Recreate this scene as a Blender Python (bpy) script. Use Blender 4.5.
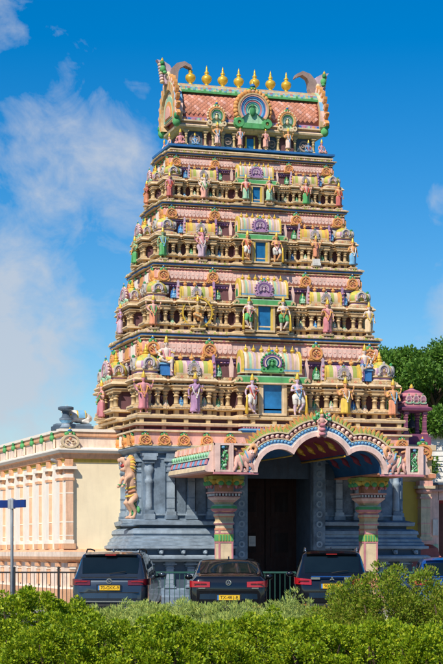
import bpy, math, random
import numpy as np
from mathutils import Vector, Matrix
R = math.radians
random.seed(7)
rng = np.random.default_rng(11)
scene = bpy.context.scene
for o in list(bpy.data.objects):
    bpy.data.objects.remove(o)
col = scene.collection

# ------------------------------------------------------------------ camera
F_PX, YAW, Z0, XC0, EYE, HOR = 1787.0, R(16.85), 53.0, 1.216, 1.6, 553.0
SA, CA = math.sin(YAW), math.cos(YAW)
CAMX = -(XC0 * CA + Z0 * SA)
CAMY = -(-XC0 * SA + Z0 * CA)
cam_d = bpy.data.cameras.new('camera')
cam = bpy.data.objects.new('camera', cam_d)
col.objects.link(cam)
cam.location = (CAMX, CAMY, EYE)
cam.rotation_euler = (R(90), 0, -YAW)
cam_d.sensor_fit = 'VERTICAL'
cam_d.sensor_height = 36
cam_d.lens = F_PX * 36 / 664
cam_d.shift_y = (HOR - 332) / 664
cam_d.clip_start = 0.5
cam_d.clip_end = 6000
scene.camera = cam
scene.render.resolution_x, scene.render.resolution_y = 683, 1024

# ------------------------------------------------------------------ sky and sun
SUN = Vector((-0.71, -0.71, 1.0)).normalized()
SUN_EL = math.asin(SUN.z)
SUN_ROT = math.atan2(SUN.x, SUN.y)
world = bpy.data.worlds.new('World')
scene.world = world
world.use_nodes = True
wn, wl = world.node_tree.nodes, world.node_tree.links
wn.clear()
w_out = wn.new('ShaderNodeOutputWorld')
w_bg = wn.new('ShaderNodeBackground')
w_sky = wn.new('ShaderNodeTexSky')
w_sky.sky_type = 'NISHITA'
w_sky.sun_disc = False
w_sky.sun_elevation = SUN_EL
w_sky.sun_rotation = SUN_ROT
w_sky.altitude = 0
w_sky.air_density = 1.0
w_sky.dust_density = 0.25
w_sky.ozone_density = 4.0
w_hs = wn.new('ShaderNodeHueSaturation')
w_hs.inputs['Hue'].default_value = 0.503
w_hs.inputs['Saturation'].default_value = 1.50
w_hs.inputs['Value'].default_value = 1.30
w_bg.inputs['Strength'].default_value = 0.085
wl.new(w_sky.outputs[0], w_hs.inputs['Color'])
w_tc = wn.new('ShaderNodeTexCoord')


def wmath(op, a, b=None, clamp=False):
    n = wn.new('ShaderNodeMath')
    n.operation = op
    n.use_clamp = clamp
    for i, x in enumerate((a, b)):
        if x is None:
            continue
        if isinstance(x, (int, float)):
            n.inputs[i].default_value = x
        else:
            wl.new(x, n.inputs[i])
    return n.outputs[0]


def wnoise(scale, detail, rough, offset, stretch=(1, 1, 1), dist=0.0):
    m = wn.new('ShaderNodeMapping')
    m.inputs['Location'].default_value = offset
    m.inputs['Scale'].default_value = stretch
    wl.new(w_tc.outputs['Generated'], m.inputs['Vector'])
    n = wn.new('ShaderNodeTexNoise')
    n.inputs['Scale'].default_value = scale
    n.inputs['Detail'].default_value = detail
    n.inputs['Roughness'].default_value = rough
    n.inputs['Distortion'].default_value = dist
    wl.new(m.outputs[0], n.inputs['Vector'])
    return n.outputs['Fac']


def wdir(u, v):
    d = Vector((SA, CA, 0)) + Vector((CA, -SA, 0)) * ((u - 221.5) / F_PX) + Vector((0, 0, 1)) * ((HOR - v) / F_PX)
    return d.normalized()


def wbank(u, v, r0, r1):
    """soft cloud bank centred on a direction: 1 inside r0, 0 beyond r1 (degrees)"""
    n = wn.new('ShaderNodeVectorMath')
    n.operation = 'DOT_PRODUCT'
    nn = wn.new('ShaderNodeVectorMath')
    nn.operation = 'NORMALIZE'
    wl.new(w_tc.outputs['Generated'], nn.inputs[0])
    wl.new(nn.outputs[0], n.inputs[0])
    n.inputs[1].default_value = wdir(u, v)
    ac = wmath('ARCCOSINE', n.outputs['Value'])
    mr = wn.new('ShaderNodeMapRange')
    mr.interpolation_type = 'SMOOTHSTEP'
    mr.inputs['From Min'].default_value = R(r0)
    mr.inputs['From Max'].default_value = R(r1)
    mr.inputs['To Min'].default_value = 1
    mr.inputs['To Max'].default_value = 0
    wl.new(ac, mr.inputs['Value'])
    return mr.outputs[0]


big = wnoise(9.0, 7, 0.62, (3.1, 0.7, 1.9), (1, 1, 1.25), 0.5)
fine = wnoise(30.0, 6, 0.6, (0.3, 5.2, 0.4), (1, 1, 1.2), 0.6)
bank = wmath('MAXIMUM', wmath('MULTIPLY', wbank(-70, 350, 0.8, 9.6), 0.86), wmath('MULTIPLY', wbank(75, 170, 0.2, 5.2), 0.74))
bank = wmath('MAXIMUM', bank, wmath('MULTIPLY', wbank(500, 335, 0.5, 4.2), 0.80))
bank = wmath('MAXIMUM', bank, wmath('MULTIPLY', wbank(-10, 10, 0.2, 3.8), 0.37))
bank = wmath('MAXIMUM', bank, wmath('MULTIPLY', wbank(440, 205, 0.1, 1.8), 0.5))
dens = wmath('ADD', wmath('MULTIPLY', bank, 1.15), wmath('MULTIPLY', wmath('SUBTRACT', big, 0.5), 1.5))
dens = wmath('ADD', dens, wmath('MULTIPLY', wmath('SUBTRACT', fine, 0.5), 1.1))
dens = wmath('SUBTRACT', dens, 0.38)
dens = wmath('MULTIPLY', dens, 1.8, True)
dens = wmath('MULTIPLY', dens, 0.84)
w_mix = wn.new('ShaderNodeMixRGB')
w_mix.inputs['Color2'].default_value = (6.3, 6.9, 7.8, 1)
wl.new(dens, w_mix.inputs['Fac'])
wl.new(w_hs.outputs[0], w_mix.inputs['Color1'])
wl.new(w_mix.outputs[0], w_bg.inputs['Color'])
wl.new(w_bg.outputs[0], w_out.inputs['Surface'])

sun_d = bpy.data.lights.new('sun', 'SUN')
sun_d.energy = 4.9
sun_d.angle = R(0.53)
sun_d.color = (1.0, 0.925, 0.80)
sun_o = bpy.data.objects.new('sun', sun_d)
col.objects.link(sun_o)
sun_o.location = SUN * 60
sun_o.rotation_euler = (-SUN).to_track_quat('-Z', 'Y').to_euler()

scene.view_settings.view_transform = 'Standard'
scene.view_settings.look = 'None'
scene.view_settings.exposure = 0.06
scene.view_settings.gamma = 1.0
scene.view_settings.use_curve_mapping = False
scene.render.engine = 'CYCLES'


# ------------------------------------------------------------------ pixel helpers (photo pixel -> place)
def inv(u, v, Y):
    """photo pixel on the plane y = Y"""
    t = (u - 221.5) / F_PX
    X = (t * (Z0 + Y * CA) - XC0 + Y * SA) / (CA - t * SA)
    d = Z0 + X * SA + Y * CA
    return X, EYE + (HOR - v) * d / F_PX


def at(u, depth, z=0.0):
    r = (u - 221.5) * depth / F_PX
    return Vector((CAMX + SA * depth + CA * r, CAMY + CA * depth - SA * r, z))


# ------------------------------------------------------------------ materials
MATS = {}


def paint(name, rgb, rough=0.74, var=0.22, stain=0.55, bump=0.22, scale=3.0, spec=0.25, metal=0.0, coat=0.0):
    m = bpy.data.materials.new(name)
    m.use_nodes = True
    nt = m.node_tree
    n, l = nt.nodes, nt.links
    b = n['Principled BSDF']
    b.inputs['Roughness'].default_value = rough
    b.inputs['Metallic'].default_value = metal
    b.inputs['Specular IOR Level'].default_value = spec
    b.inputs['Coat Weight'].default_value = coat
    b.inputs['Coat Roughness'].default_value = 0.04
    g = n.new('ShaderNodeNewGeometry')
    no = n.new('ShaderNodeTexNoise')
    no.inputs['Scale'].default_value = scale
    no.inputs['Detail'].default_value = 6
    no.inputs['Roughness'].default_value = 0.65
    l.new(g.outputs['Position'], no.inputs['Vector'])
    mp = n.new('ShaderNodeMapping')
    mp.inputs['Scale'].default_value = (9, 9, 1.1)
    l.new(g.outputs['Position'], mp.inputs['Vector'])
    st = n.new('ShaderNodeTexNoise')
    st.inputs['Scale'].default_value = 1.0
    st.inputs['Detail'].default_value = 5
    st.inputs['Roughness'].default_value = 0.6
    l.new(mp.outputs[0], st.inputs['Vector'])
    cr = n.new('ShaderNodeValToRGB')
    cr.color_ramp.elements[0].position = 0.30
    cr.color_ramp.elements[1].position = 0.72
    lo = [max(0, c * (1 - var)) for c in rgb]
    hi = [min(1, c * (1 + var * 0.8)) for c in rgb]
    cr.color_ramp.elements[0].color = (*lo, 1)
    cr.color_ramp.elements[1].color = (*hi, 1)
    l.new(no.outputs['Fac'], cr.inputs['Fac'])
    sr = n.new('ShaderNodeValToRGB')
    sr.color_ramp.elements[0].position = 0.50
    sr.color_ramp.elements[1].position = 0.78
    sr.color_ramp.elements[0].color = (0, 0, 0, 1)
    sr.color_ramp.elements[1].color = (stain, stain, stain, 1)
    l.new(st.outputs['Fac'], sr.inputs['Fac'])
    mx = n.new('ShaderNodeMixRGB')
    mx.blend_type = 'MIX'
    mx.inputs['Color2'].default_value = (rgb[0] * .30 + .05, rgb[1] * .30 + .045, rgb[2] * .30 + .04, 1)
    l.new(sr.outputs[0], mx.inputs['Fac'])
    l.new(cr.outputs[0], mx.inputs['Color1'])
    l.new(mx.outputs[0], b.inputs['Base Color'])
    if bump:
        n2 = n.new('ShaderNodeTexNoise')
        n2.inputs['Scale'].default_value = scale * 9
        n2.inputs['Detail'].default_value = 4
        l.new(g.outputs['Position'], n2.inputs['Vector'])
        bp = n.new('ShaderNodeBump')
        bp.inputs['Strength'].default_value = bump
        bp.inputs['Distance'].default_value = 0.02
        l.new(n2.outputs['Fac'], bp.inputs['Height'])
        l.new(bp.outputs[0], b.inputs['Normal'])
    MATS[name] = m
    return m


PAL = dict(
    cream=(.63, .45, .24), cream_light=(.74, .57, .36), pink=(.82, .43, .34), pink_light=(.86, .58, .49), rose=(.62, .24, .27),
    salmon=(.70, .30, .17), orange=(.76, .36, .12), gold=(.74, .46, .05), yellow=(.72, .50, .09), lime=(.42, .46, .11),
    green=(.11, .40, .14), leaf_green=(.05, .27, .10), mint=(.38, .62, .42), teal=(.10, .38, .42), sky_blue=(.20, .44, .66),
    blue=(.045, .20, .50), deep_blue=(.02, .06, .20), vault_blue=(.025, .12, .28), purple=(.23, .12, .30), lilac=(.44, .26, .42), lilac_light=(.58, .43, .50),
    maroon=(.28, .05, .08), brown=(.10, .045, .04), dark_wall=(.17, .08, .09), white=(.74, .70, .64), grey_white=(.50, .46, .42),
    skin_pink=(.72, .40, .33), skin_rose=(.62, .28, .30), skin_orange=(.72, .36, .17), skin_pale=(.72, .58, .50), skin_blue=(.16, .32, .55),
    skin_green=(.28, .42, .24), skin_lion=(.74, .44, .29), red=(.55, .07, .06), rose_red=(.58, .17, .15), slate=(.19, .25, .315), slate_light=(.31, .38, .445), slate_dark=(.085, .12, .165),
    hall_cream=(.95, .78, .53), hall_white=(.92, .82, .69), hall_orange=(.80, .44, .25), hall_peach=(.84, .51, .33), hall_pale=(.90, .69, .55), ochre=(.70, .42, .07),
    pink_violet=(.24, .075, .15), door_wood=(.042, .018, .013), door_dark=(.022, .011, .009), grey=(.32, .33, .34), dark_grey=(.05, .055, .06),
    horn_grey=(.34, .25, .22), tile=(.66, .27, .17), tile_line=(.52, .18, .13), black=(.012, .012, .014), red_brick=(.40, .12, .10),
)
for k_, c_ in PAL.items():
    paint(k_, c_)
paint('slate', PAL['slate'], rough=.6, var=.62, stain=.0, scale=2.2)
paint('slate_light', PAL['slate_light'], rough=.5, var=.4, stain=.25, scale=2.5)
paint('hall_cream', PAL['hall_cream'], var=.10, stain=.12, bump=.12, scale=1.1)
paint('hall_white', PAL['hall_white'], var=.07, stain=.16, bump=.08)
paint('ochre', PAL['ochre'], var=.08, stain=.08, bump=.05)
paint('gold', PAL['gold'], rough=.32, var=.12, stain=.12, metal=.25, spec=.5)
paint('fence_paint', (.035, .12, .095), rough=.45, bump=0)
paint('fence_dark', (.035, .032, .03), rough=.5, bump=0)
paint('metal_grey', (.42, .44, .46), rough=.4, bump=0)
paint('sign_blue', (.012, .04, .20), rough=.4, bump=0)
paint('window_blue', (.018, .15, .36), rough=.10, var=.45, stain=0, bump=0, spec=.6, scale=2.6)
paint('car_navy', (.045, .06, .08), rough=.25, var=0, stain=0, bump=0, metal=.55, coat=1)
paint('car_black', (.008, .009, .012), rough=.22, var=0, stain=0, bump=0, metal=.2, coat=1)
paint('car_blue', (.02, .10, .36), rough=.22, var=0, stain=0, bump=0, metal=.4, coat=1)
paint('car_glass', (.006, .012, .016), rough=.03, var=.2, stain=0, bump=0, spec=.45, scale=1.5)
paint('car_plastic', (.018, .019, .02), rough=.55, bump=0)
paint('lamp_red', (.42, .012, .018), rough=.12, var=.15, stain=0, bump=0, spec=.7, scale=30)
paint('lamp_dark', (.14, .006, .01), rough=.12, var=.1, stain=0, bump=0, spec=.7)
paint('plate_yellow', (.82, .50, .03), rough=.4, var=.04, stain=0, bump=0)
paint('chrome', (.62, .63, .65), rough=.15, var=0, stain=0, bump=0, metal=.9)
paint('rubber', (.02, .02, .02), rough=.85, bump=0)
paint('bark', (.10, .075, .05), rough=.9, bump=.6, scale=6)
paint('twig', (.11, .075, .045), rough=.9, bump=.3, scale=10)
paint('soil', (.07, .055, .035), rough=.95, bump=.6, scale=6)
paint('asphalt', (.055, .055, .058), rough=.9, bump=.4, scale=8)
paint('pavement', (.30, .28, .25), rough=.85, bump=.3, scale=5)
paint('turf', (.06, .10, .03), rough=.95, bump=.8, scale=8)


def leaf_mat(name, c0, c1, c2, trans=.35):
    m = bpy.data.materials.new(name)
    m.use_nodes = True
    n, l = m.node_tree.nodes, m.node_tree.links
    b = n['Principled BSDF']
    b.inputs['Roughness'].default_value = .5
    b.inputs['Specular IOR Level'].default_value = .3
    g = n.new('ShaderNodeNewGeometry')
    cr = n.new('ShaderNodeValToRGB')
    cr.color_ramp.elements[0].color = (*c0, 1)
    cr.color_ramp.elements[1].color = (*c2, 1)
    e = cr.color_ramp.elements.new(.55)
    e.color = (*c1, 1)
    l.new(g.outputs['Random Per Island'], cr.inputs['Fac'])
    l.new(cr.outputs[0], b.inputs['Base Color'])
    t = n.new('ShaderNodeBsdfTranslucent')
    hs = n.new('ShaderNodeHueSaturation')
    hs.inputs['Hue'].default_value = .485
    hs.inputs['Value'].default_value = 1.3
    l.new(cr.outputs[0], hs.inputs['Color'])
    l.new(hs.outputs[0], t.inputs['Color'])
    mx = n.new('ShaderNodeMixShader')
    mx.inputs[0].default_value = trans
    l.new(b.outputs[0], mx.inputs[1])
    l.new(t.outputs[0], mx.inputs[2])
    l.new(mx.outputs[0], n['Material Output'].inputs['Surface'])
    MATS[name] = m


leaf_mat('leaf_hedge', (.09, .17, .006), (.26, .38, .010), (.48, .52, .025), .24)
leaf_mat('leaf_loose', (.11, .19, .010), (.24, .34, .02), (.34, .30, .05), .25)
leaf_mat('leaf_feather', (.30, .40, .10), (.46, .56, .16), (.60, .62, .14))
leaf_mat('leaf_tree', (.05, .13, .015), (.11, .24, .03), (.19, .34, .05), .35)


# ------------------------------------------------------------------ mesh builder
class MB:
    def __init__(self):
        self.v, self.f, self.m, self.s, self.mats = [], [], [], [], []

    def mi(self, mat):
        if mat not in self.mats:
            self.mats.append(mat)
        return self.mats.index(mat)

    def add(self, verts, faces, mat, smooth=False):
        o = len(self.v)
        self.v.extend([tuple(p) for p in verts])
        ml = mat if isinstance(mat, list) else None
        i0 = None if ml else self.mi(mat)
        for k, f in enumerate(faces):
            self.f.append([i + o for i in f])
            self.m.append(self.mi(ml[k]) if ml else i0)
            self.s.append(smooth)
        return self

    def box(self, c, s, mat, tx=1.0, ty=1.0):
        x, y, z = c
        a, b, h = s[0] / 2, s[1] / 2, s[2] / 2
        vs = [(x - a, y - b, z - h), (x + a, y - b, z - h), (x + a, y + b, z - h), (x - a, y + b, z - h),
              (x - a * tx, y - b * ty, z + h), (x + a * tx, y - b * ty, z + h), (x + a * tx, y + b * ty, z + h), (x - a * tx, y + b * ty, z + h)]
        return self.add(vs, [(3, 2, 1, 0), (4, 5, 6, 7), (0, 1, 5, 4), (1, 2, 6, 5), (2, 3, 7, 6), (3, 0, 4, 7)], mat)

    def rings(self, loops, mat, smooth=True, cap=True, closed=True):
        """mat: one name, or a list with one per gap between loops"""
        n = len(loops[0])
        vs = [p for lp in loops for p in lp]
        fs, ms = [], []
        for i in range(len(loops) - 1):
            for j in range(n if closed else n - 1):
                k = (j + 1) % n
                fs.append((i * n + j, i * n + k, (i + 1) * n + k, (i + 1) * n + j))
                ms.append(mat[i] if isinstance(mat, list) else mat)
        if cap:
            fs.append(tuple(range(n - 1, -1, -1)))
            ms.append(mat[0] if isinstance(mat, list) else mat)
            fs.append(tuple(range((len(loops) - 1) * n, len(loops) * n)))
            ms.append(mat[-1] if isinstance(mat, list) else mat)
        return self.add(vs, fs, ms, smooth)

    def lathe(self, c, prof, mat, n=12, sx=1.0, sy=1.0, sq=0.0, smooth=True, rot=0.0, sectors=None):
        loops = []
        for r, z in prof:
            lp = []
            for j in range(n):
                t = 2 * math.pi * j / n + rot
                cx, cy = math.cos(t), math.sin(t)
                k = 1.0
                if sq:
                    k = 1 + sq * (1 / max(abs(cx), abs(cy)) - 1)
                lp.append((c[0] + r * cx * k * sx, c[1] + r * cy * k * sy, c[2] + z))
            loops.append(lp)
        if sectors:
            vs = [p for lp in loops for p in lp]
            fs, ms = [], []
            for i in range(len(loops) - 1):
                for j in range(n):
                    k = (j + 1) % n
                    fs.append((i * n + j, i * n + k, (i + 1) * n + k, (i + 1) * n + j))
                    sm = sectors[i]
                    ms.append(sm[j % len(sm)] if isinstance(sm, (list, tuple)) else sm)
            return self.add(vs, fs, ms, smooth)
        return self.rings(loops, mat, smooth)

    def tube(self, pts, rad, mat, n=8, sx=1.0, ends=True, smooth=True):
        pts = [Vector(p) for p in pts]
        if not isinstance(rad, (list, tuple)):
            rad = [rad] * len(pts)
        loops = []
        tang = []
        for i in range(len(pts)):
            a = pts[max(0, i - 1)]
            b = pts[min(len(pts) - 1, i + 1)]
            t = (b - a)
            tang.append(t.normalized() if t.length > 1e-9 else Vector((0, 0, 1)))
        ref = Vector((1, 0, 0)) if abs(tang[0].x) < .8 else Vector((0, 1, 0))
        e1 = tang[0].cross(ref).normalized()
        seq = []
        if ends:
            seq.append((pts[0] - tang[0] * rad[0] * .75, rad[0] * .5, tang[0]))
        for p, r, t in zip(pts, rad, tang):
            seq.append((p, r, t))
        if ends:
            seq.append((pts[-1] + tang[-1] * rad[-1] * .75, rad[-1] * .5, tang[-1]))
        for p, r, t in seq:
            e1 = (e1 - t * e1.dot(t)).normalized()
            e2 = t.cross(e1)
            loops.append([p + e1 * (math.cos(2 * math.pi * j / n) * r * sx) + e2 * (math.sin(2 * math.pi * j / n) * r) for j in range(n)])
        return self.rings(loops, mat, smooth)

    def ball(self, c, r, mat, n=10, k=6, smooth=True):
        if not isinstance(r, (list, tuple)):
            r = (r, r, r)
        loops = []
        for i in range(k + 1):
            ph = -math.pi / 2 + math.pi * (i + .001) / (k + .002)
            loops.append([(c[0] + r[0] * math.cos(ph) * math.cos(2 * math.pi * j / n), c[1] + r[1] * math.cos(ph) * math.sin(2 * math.pi * j / n),
                           c[2] + r[2] * math.sin(ph)) for j in range(n)])
        return self.rings(loops, mat, smooth)

    def prism(self, outline, y0, y1, mat, axis='y', smooth=False, side=None):
        """outline [(a,b)] extruded along an axis: 'y' (a=x,b=z), 'x' (a=y,b=z), 'z' (a=x,b=y)"""
        def P(a, b, t):
            return (a, t, b) if axis == 'y' else ((t, a, b) if axis == 'x' else (a, b, t))
        n = len(outline)
        vs = [P(a, b, y0) for a, b in outline] + [P(a, b, y1) for a, b in outline]
        fs = [tuple(range(n)), tuple(range(2 * n - 1, n - 1, -1))]
        self.add(vs, fs, mat)
        o = [(j, (j + 1) % n, n + (j + 1) % n, n + j) for j in range(n)]
        return self.add(vs, o, side or mat, smooth)

    def strip(self, inner, outer, y0, y1, mat):
        """solid band between two open outlines of equal length in XZ, thick from y0 (front) to y1"""
        n = len(inner)
        vs = [(a, y0, b) for a, b in inner] + [(a, y0, b) for a, b in outer] + [(a, y1, b) for a, b in inner] + [(a, y1, b) for a, b in outer]
        fs = []
        for j in range(n - 1):
            fs += [(j, j + 1, n + j + 1, n + j), (2 * n + j, 3 * n + j, 3 * n + j + 1, 2 * n + j + 1),
                   (n + j, n + j + 1, 3 * n + j + 1, 3 * n + j), (j, 2 * n + j, 2 * n + j + 1, j + 1)]
        fs += [(0, n, 3 * n, 2 * n), (n - 1, 3 * n - 1, 4 * n - 1, 2 * n - 1)]
        return self.add(vs, fs, mat)

    def arc(self, cx, cz, r0, r1, a0, a1, y0, y1, mat, n=20):
        ts = [R(a0 + (a1 - a0) * i / n) for i in range(n + 1)]
        return self.strip([(cx + r0 * math.cos(t), cz + r0 * math.sin(t)) for t in ts], [(cx + r1 * math.cos(t), cz + r1 * math.sin(t)) for t in ts], y0, y1, mat)

    def mould(self, poly, prof, mats, cap=True):
        """sweep profile [(offset, z)] round an axis-aligned CCW footprint"""
        n = len(poly)
        loops = []
        for o, z in prof:
            lp = []
            for i in range(n):
                p0, p1, p2 = poly[i - 1], poly[i], poly[(i + 1) % n]
                a = (p1[0] - p0[0], p1[1] - p0[1])
                b = (p2[0] - p1[0], p2[1] - p1[1])
                la, lb = math.hypot(*a), math.hypot(*b)
                n1 = (a[1] / la, -a[0] / la)
                n2 = (b[1] / lb, -b[0] / lb)
                lp.append((p1[0] + o * (n1[0] + n2[0]), p1[1] + o * (n1[1] + n2[1]), z))
            loops.append(lp)
        return self.rings(loops, mats, False, cap)

    def build(self, name, parent=None, loc=(0, 0, 0), rz=0.0, scale=None):
        me = bpy.data.meshes.new(name)
        me.from_pydata(self.v, [], self.f)
        for m in self.mats:
            me.materials.append(MATS[m])
        me.polygons.foreach_set('material_index', self.m)
        me.polygons.foreach_set('use_smooth', self.s)
        me.update()
        return link(bpy.data.objects.new(name, me), parent, loc, rz, scale)


def link(o, parent=None, loc=(0, 0, 0), rz=0.0, scale=None):
    col.objects.link(o)
    o.parent = parent
    o.location = loc
    o.rotation_euler = (0, 0, rz)
    if scale is not None:
        o.scale = scale if isinstance(scale, (tuple, list)) else (scale,) * 3
    return o


def inst(proto_mesh, name, parent, loc, rz=0.0, scale=None):
    return link(bpy.data.objects.new(name, proto_mesh), parent, loc, rz, scale)


def mesh_of(mb, name):
    o = mb.build(name)
    me = o.data
    bpy.data.objects.remove(o)
    return me


def tag(o, label, cat, group=None, kind=None):
    if label:
        o['label'] = label
    if cat:
        o['category'] = cat
    if group:
        o['group'] = group
    if kind:
        o['kind'] = kind
    return o


def empty(name, loc=(0, 0, 0), rz=0.0):
    o = bpy.data.objects.new(name, None)
    o.empty_display_size = .2
    return link(o, None, loc, rz)


def structure(o):
    o['kind'] = 'structure'
    return o


# ------------------------------------------------------------------ the ground
def sheet(name, pts, z, mat):
    m = MB()
    m.add([(p[0], p[1], z) for p in pts], [tuple(range(len(pts)))], mat)
    return structure(m.build(name))


def band_quad(d0, d1, half=60):
    q = []
    for d, s in ((d0, -1), (d0, 1), (d1, 1), (d1, -1)):
        p = at(221.5, d)
        q.append((p.x + CA * half * s, p.y - SA * half * s))
    return q


sheet('ground', [(-3000, -3000), (3000, -3000), (3000, 3000), (-3000, 3000)], -.012, 'turf')
sheet('pavement', band_quad(46.6, 76, 70), -.004, 'pavement')
sheet('parking_road', band_quad(31.5, 46.6, 70), 0.0, 'asphalt')
kb = MB()
for d_ in (31.4, 46.55):
    c_ = at(221.5, d_)
    q_ = [(-70, -.08), (70, -.08), (70, .08), (-70, .08)]
    pts_ = [(c_.x + CA * a + SA * b, c_.y - SA * a + CA * b) for a, b in q_]
    kb.prism(pts_, -.05, .11, 'pavement', 'z')
structure(kb.build('kerb'))
# painted bay lines on the parking road
bl = MB()
for u_ in (35, 165, 278, 385, 495):
    p0, p1 = at(u_, 41.3), at(u_ + 2, 46.3)
    bl.add([(p0.x - .05, p0.y, .004), (p0.x + .05, p0.y, .004), (p1.x + .05, p1.y, .004), (p1.x - .05, p1.y, .004)], [(0, 1, 2, 3)], 'white')
structure(bl.build('bay_lines'))

# ------------------------------------------------------------------ shared ornament meshes (face towards -Y, origin at bottom centre)


def pilaster_mesh(mat, mat2=None):
    """unit height 1, unit width about 0.2"""
    m = MB()
    mat2 = mat2 or mat
    m.box((0, 0, .04), (.24, .24, .08), mat)
    m.box((0, 0, .11), (.20, .20, .06), mat2)
    m.lathe((0, 0, 0), [(.082, .14), (.085, .20), (.078, .22), (.074, .54), (.095, .555), (.095, .60), (.072, .615), (.070, .68), (.105, .73), (.115, .78), (.08, .82), (.09, .85)],
            mat, 10)
    m.box((0, 0, .875), (.22, .22, .05), mat2)
    m.box((0, 0, .93), (.30, .30, .06), mat)
    m.box((0, 0, .98), (.36, .28, .04), mat)
    return mesh_of(m, 'pilaster')


def square_pilaster_mesh(mat, mat2):
    """flat pilaster, unit height, for walls"""
    m = MB()
    m.box((0, 0, .03), (.30, .30, .06), mat2)
    m.box((0, 0, .09), (.24, .26, .06), mat)
    m.box((0, 0, .42), (.18, .20, .60), mat)
    for z in (.17, .33, .58):
        m.box((0, 0, z), (.195, .215, .018), mat2)
    m.box((0, 0, .735), (.23, .23, .03), mat2)
    m.box((0, 0, .77), (.19, .21, .04), mat)
    m.lathe((0, 0, 0), [(.10, .79), (.14, .82), (.15, .85), (.11, .88)], mat2, 8, rot=R(22.5))
    m.box((0, 0, .90), (.34, .30, .045), mat)
    m.box((0, 0, .96), (.26, .26, .08), mat2)
    return mesh_of(m, 'pilaster')


def finial_mesh(mat='gold', base='gold'):
    m = MB()
    m.lathe((0, 0, 0), [(.13, 0), (.15, .05), (.10, .09), (.08, .14), (.16, .20), (.23, .30), (.25, .40), (.20, .50), (.10, .56), (.07, .60), (.11, .64), (.11, .68), (.05, .73), (.055, .80), (.035, .90), (.005, 1.0)],
            mat, 12)
    return mesh_of(m, 'finial')


def crest(m, cx, cz, s, y):
    """little guardian face on top of an arch"""
    m.ball((cx, y, cz + .32 * s), (.26 * s, .2 * s, .28 * s), 'leaf_green', 8, 5)
    for sx in (-1, 1):
        m.ball((cx + .30 * s * sx, y + .02, cz + .18 * s), (.2 * s, .12 * s, .24 * s), 'green', 7, 4)
        m.ball((cx + .11 * s * sx, y - .17 * s, cz + .36 * s), .05 * s, 'gold', 6, 4)
    m.ball((cx, y - .14 * s, cz + .20 * s), (.15 * s, .1 * s, .09 * s), 'pink', 7, 4)
    m.lathe((cx, y, cz), [(.2 * s, .52 * s), (.17 * s, .62 * s), (.09 * s, .72 * s), (.1 * s, .78 * s), (.01, .95 * s)], ['blue', 'blue', 'gold', 'gold'], 8)


def kudu_mesh(ringmats, petal='orange', feet='cream', heart='cream', with_crest=True, petals=13):
    """horseshoe arch medallion, unit width 1, about 1 high, thick 0.25"""
    m = MB()
    cz, r = .47, .40
    a0, a1 = -38, 218
    m.arc(0, cz, .001, r * 1.0, 0, 360, -.03, .10, ringmats[-1], 26)
    n = len(ringmats)
    w = r * .72 / n
    for i, mt in enumerate(ringmats):
        ro = r - i * w
        m.arc(0, cz, ro - w * .92, ro, a0, a1, -.20 + .022 * i, .0, mt, 22)
    for i in range(petals):
        t = R(a0 + 6 + (a1 - a0 - 12) * i / (petals - 1))
        m.ball((math.cos(t) * (r + .05), -.08, cz + math.sin(t) * (r + .05)), (.065, .09, .065), petal, 7, 4)
    m.ball((0, -.08, cz - .05), (.075, .08, .12), heart, 8, 5)
    m.ball((0, -.10, cz + .09), (.045, .05, .05), heart, 7, 4)
    for sx in (-1, 1):
        m.arc(sx * .36, .13, .05, .12, 0, 360, -.18, .04, feet, 12)
        m.ball((sx * .36, -.1, .13), .05, petal, 6, 4)
    m.box((0, -.06, .06), (.56, .22, .12), feet)
    if with_crest:
        crest(m, 0, cz + r - .02, .36, -.08)
    return mesh_of(m, 'medallion')


def rosette_mesh(c1, c2, c3):
    """round scroll medallion of the pink bands with a green crest, unit width 1, about 1.5 high"""
    m = MB()
    cz = .52
    ts = 20
    m.prism([(.42 * math.cos(2 * math.pi * i / ts), cz + .42 * math.sin(2 * math.pi * i / ts)) for i in range(ts)], -.12, .10, c2, smooth=True)
    m.arc(0, cz, .36, .48, 0, 360, -.2, .06, c1, 24)
    for sx in (-1, 1):
        m.arc(sx * .15, cz - .02, .06, .13, -120 if sx > 0 else 0, 150 if sx > 0 else 300, -.22, -.1, c1, 12)
        m.ball((sx * .15, -.15, cz - .02), .05, c3, 6, 4)
        m.arc(sx * .40, .13, .05, .14, 0, 360, -.16, .06, c1, 12)
    m.ball((0, -.15, cz + .2), (.09, .07, .09), c3, 7, 4)
    m.box((0, -.03, .05), (.8, .22, .10), c1)
    crest(m, 0, .92, .62, -.06)
    return mesh_of(m, 'medallion')


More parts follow.
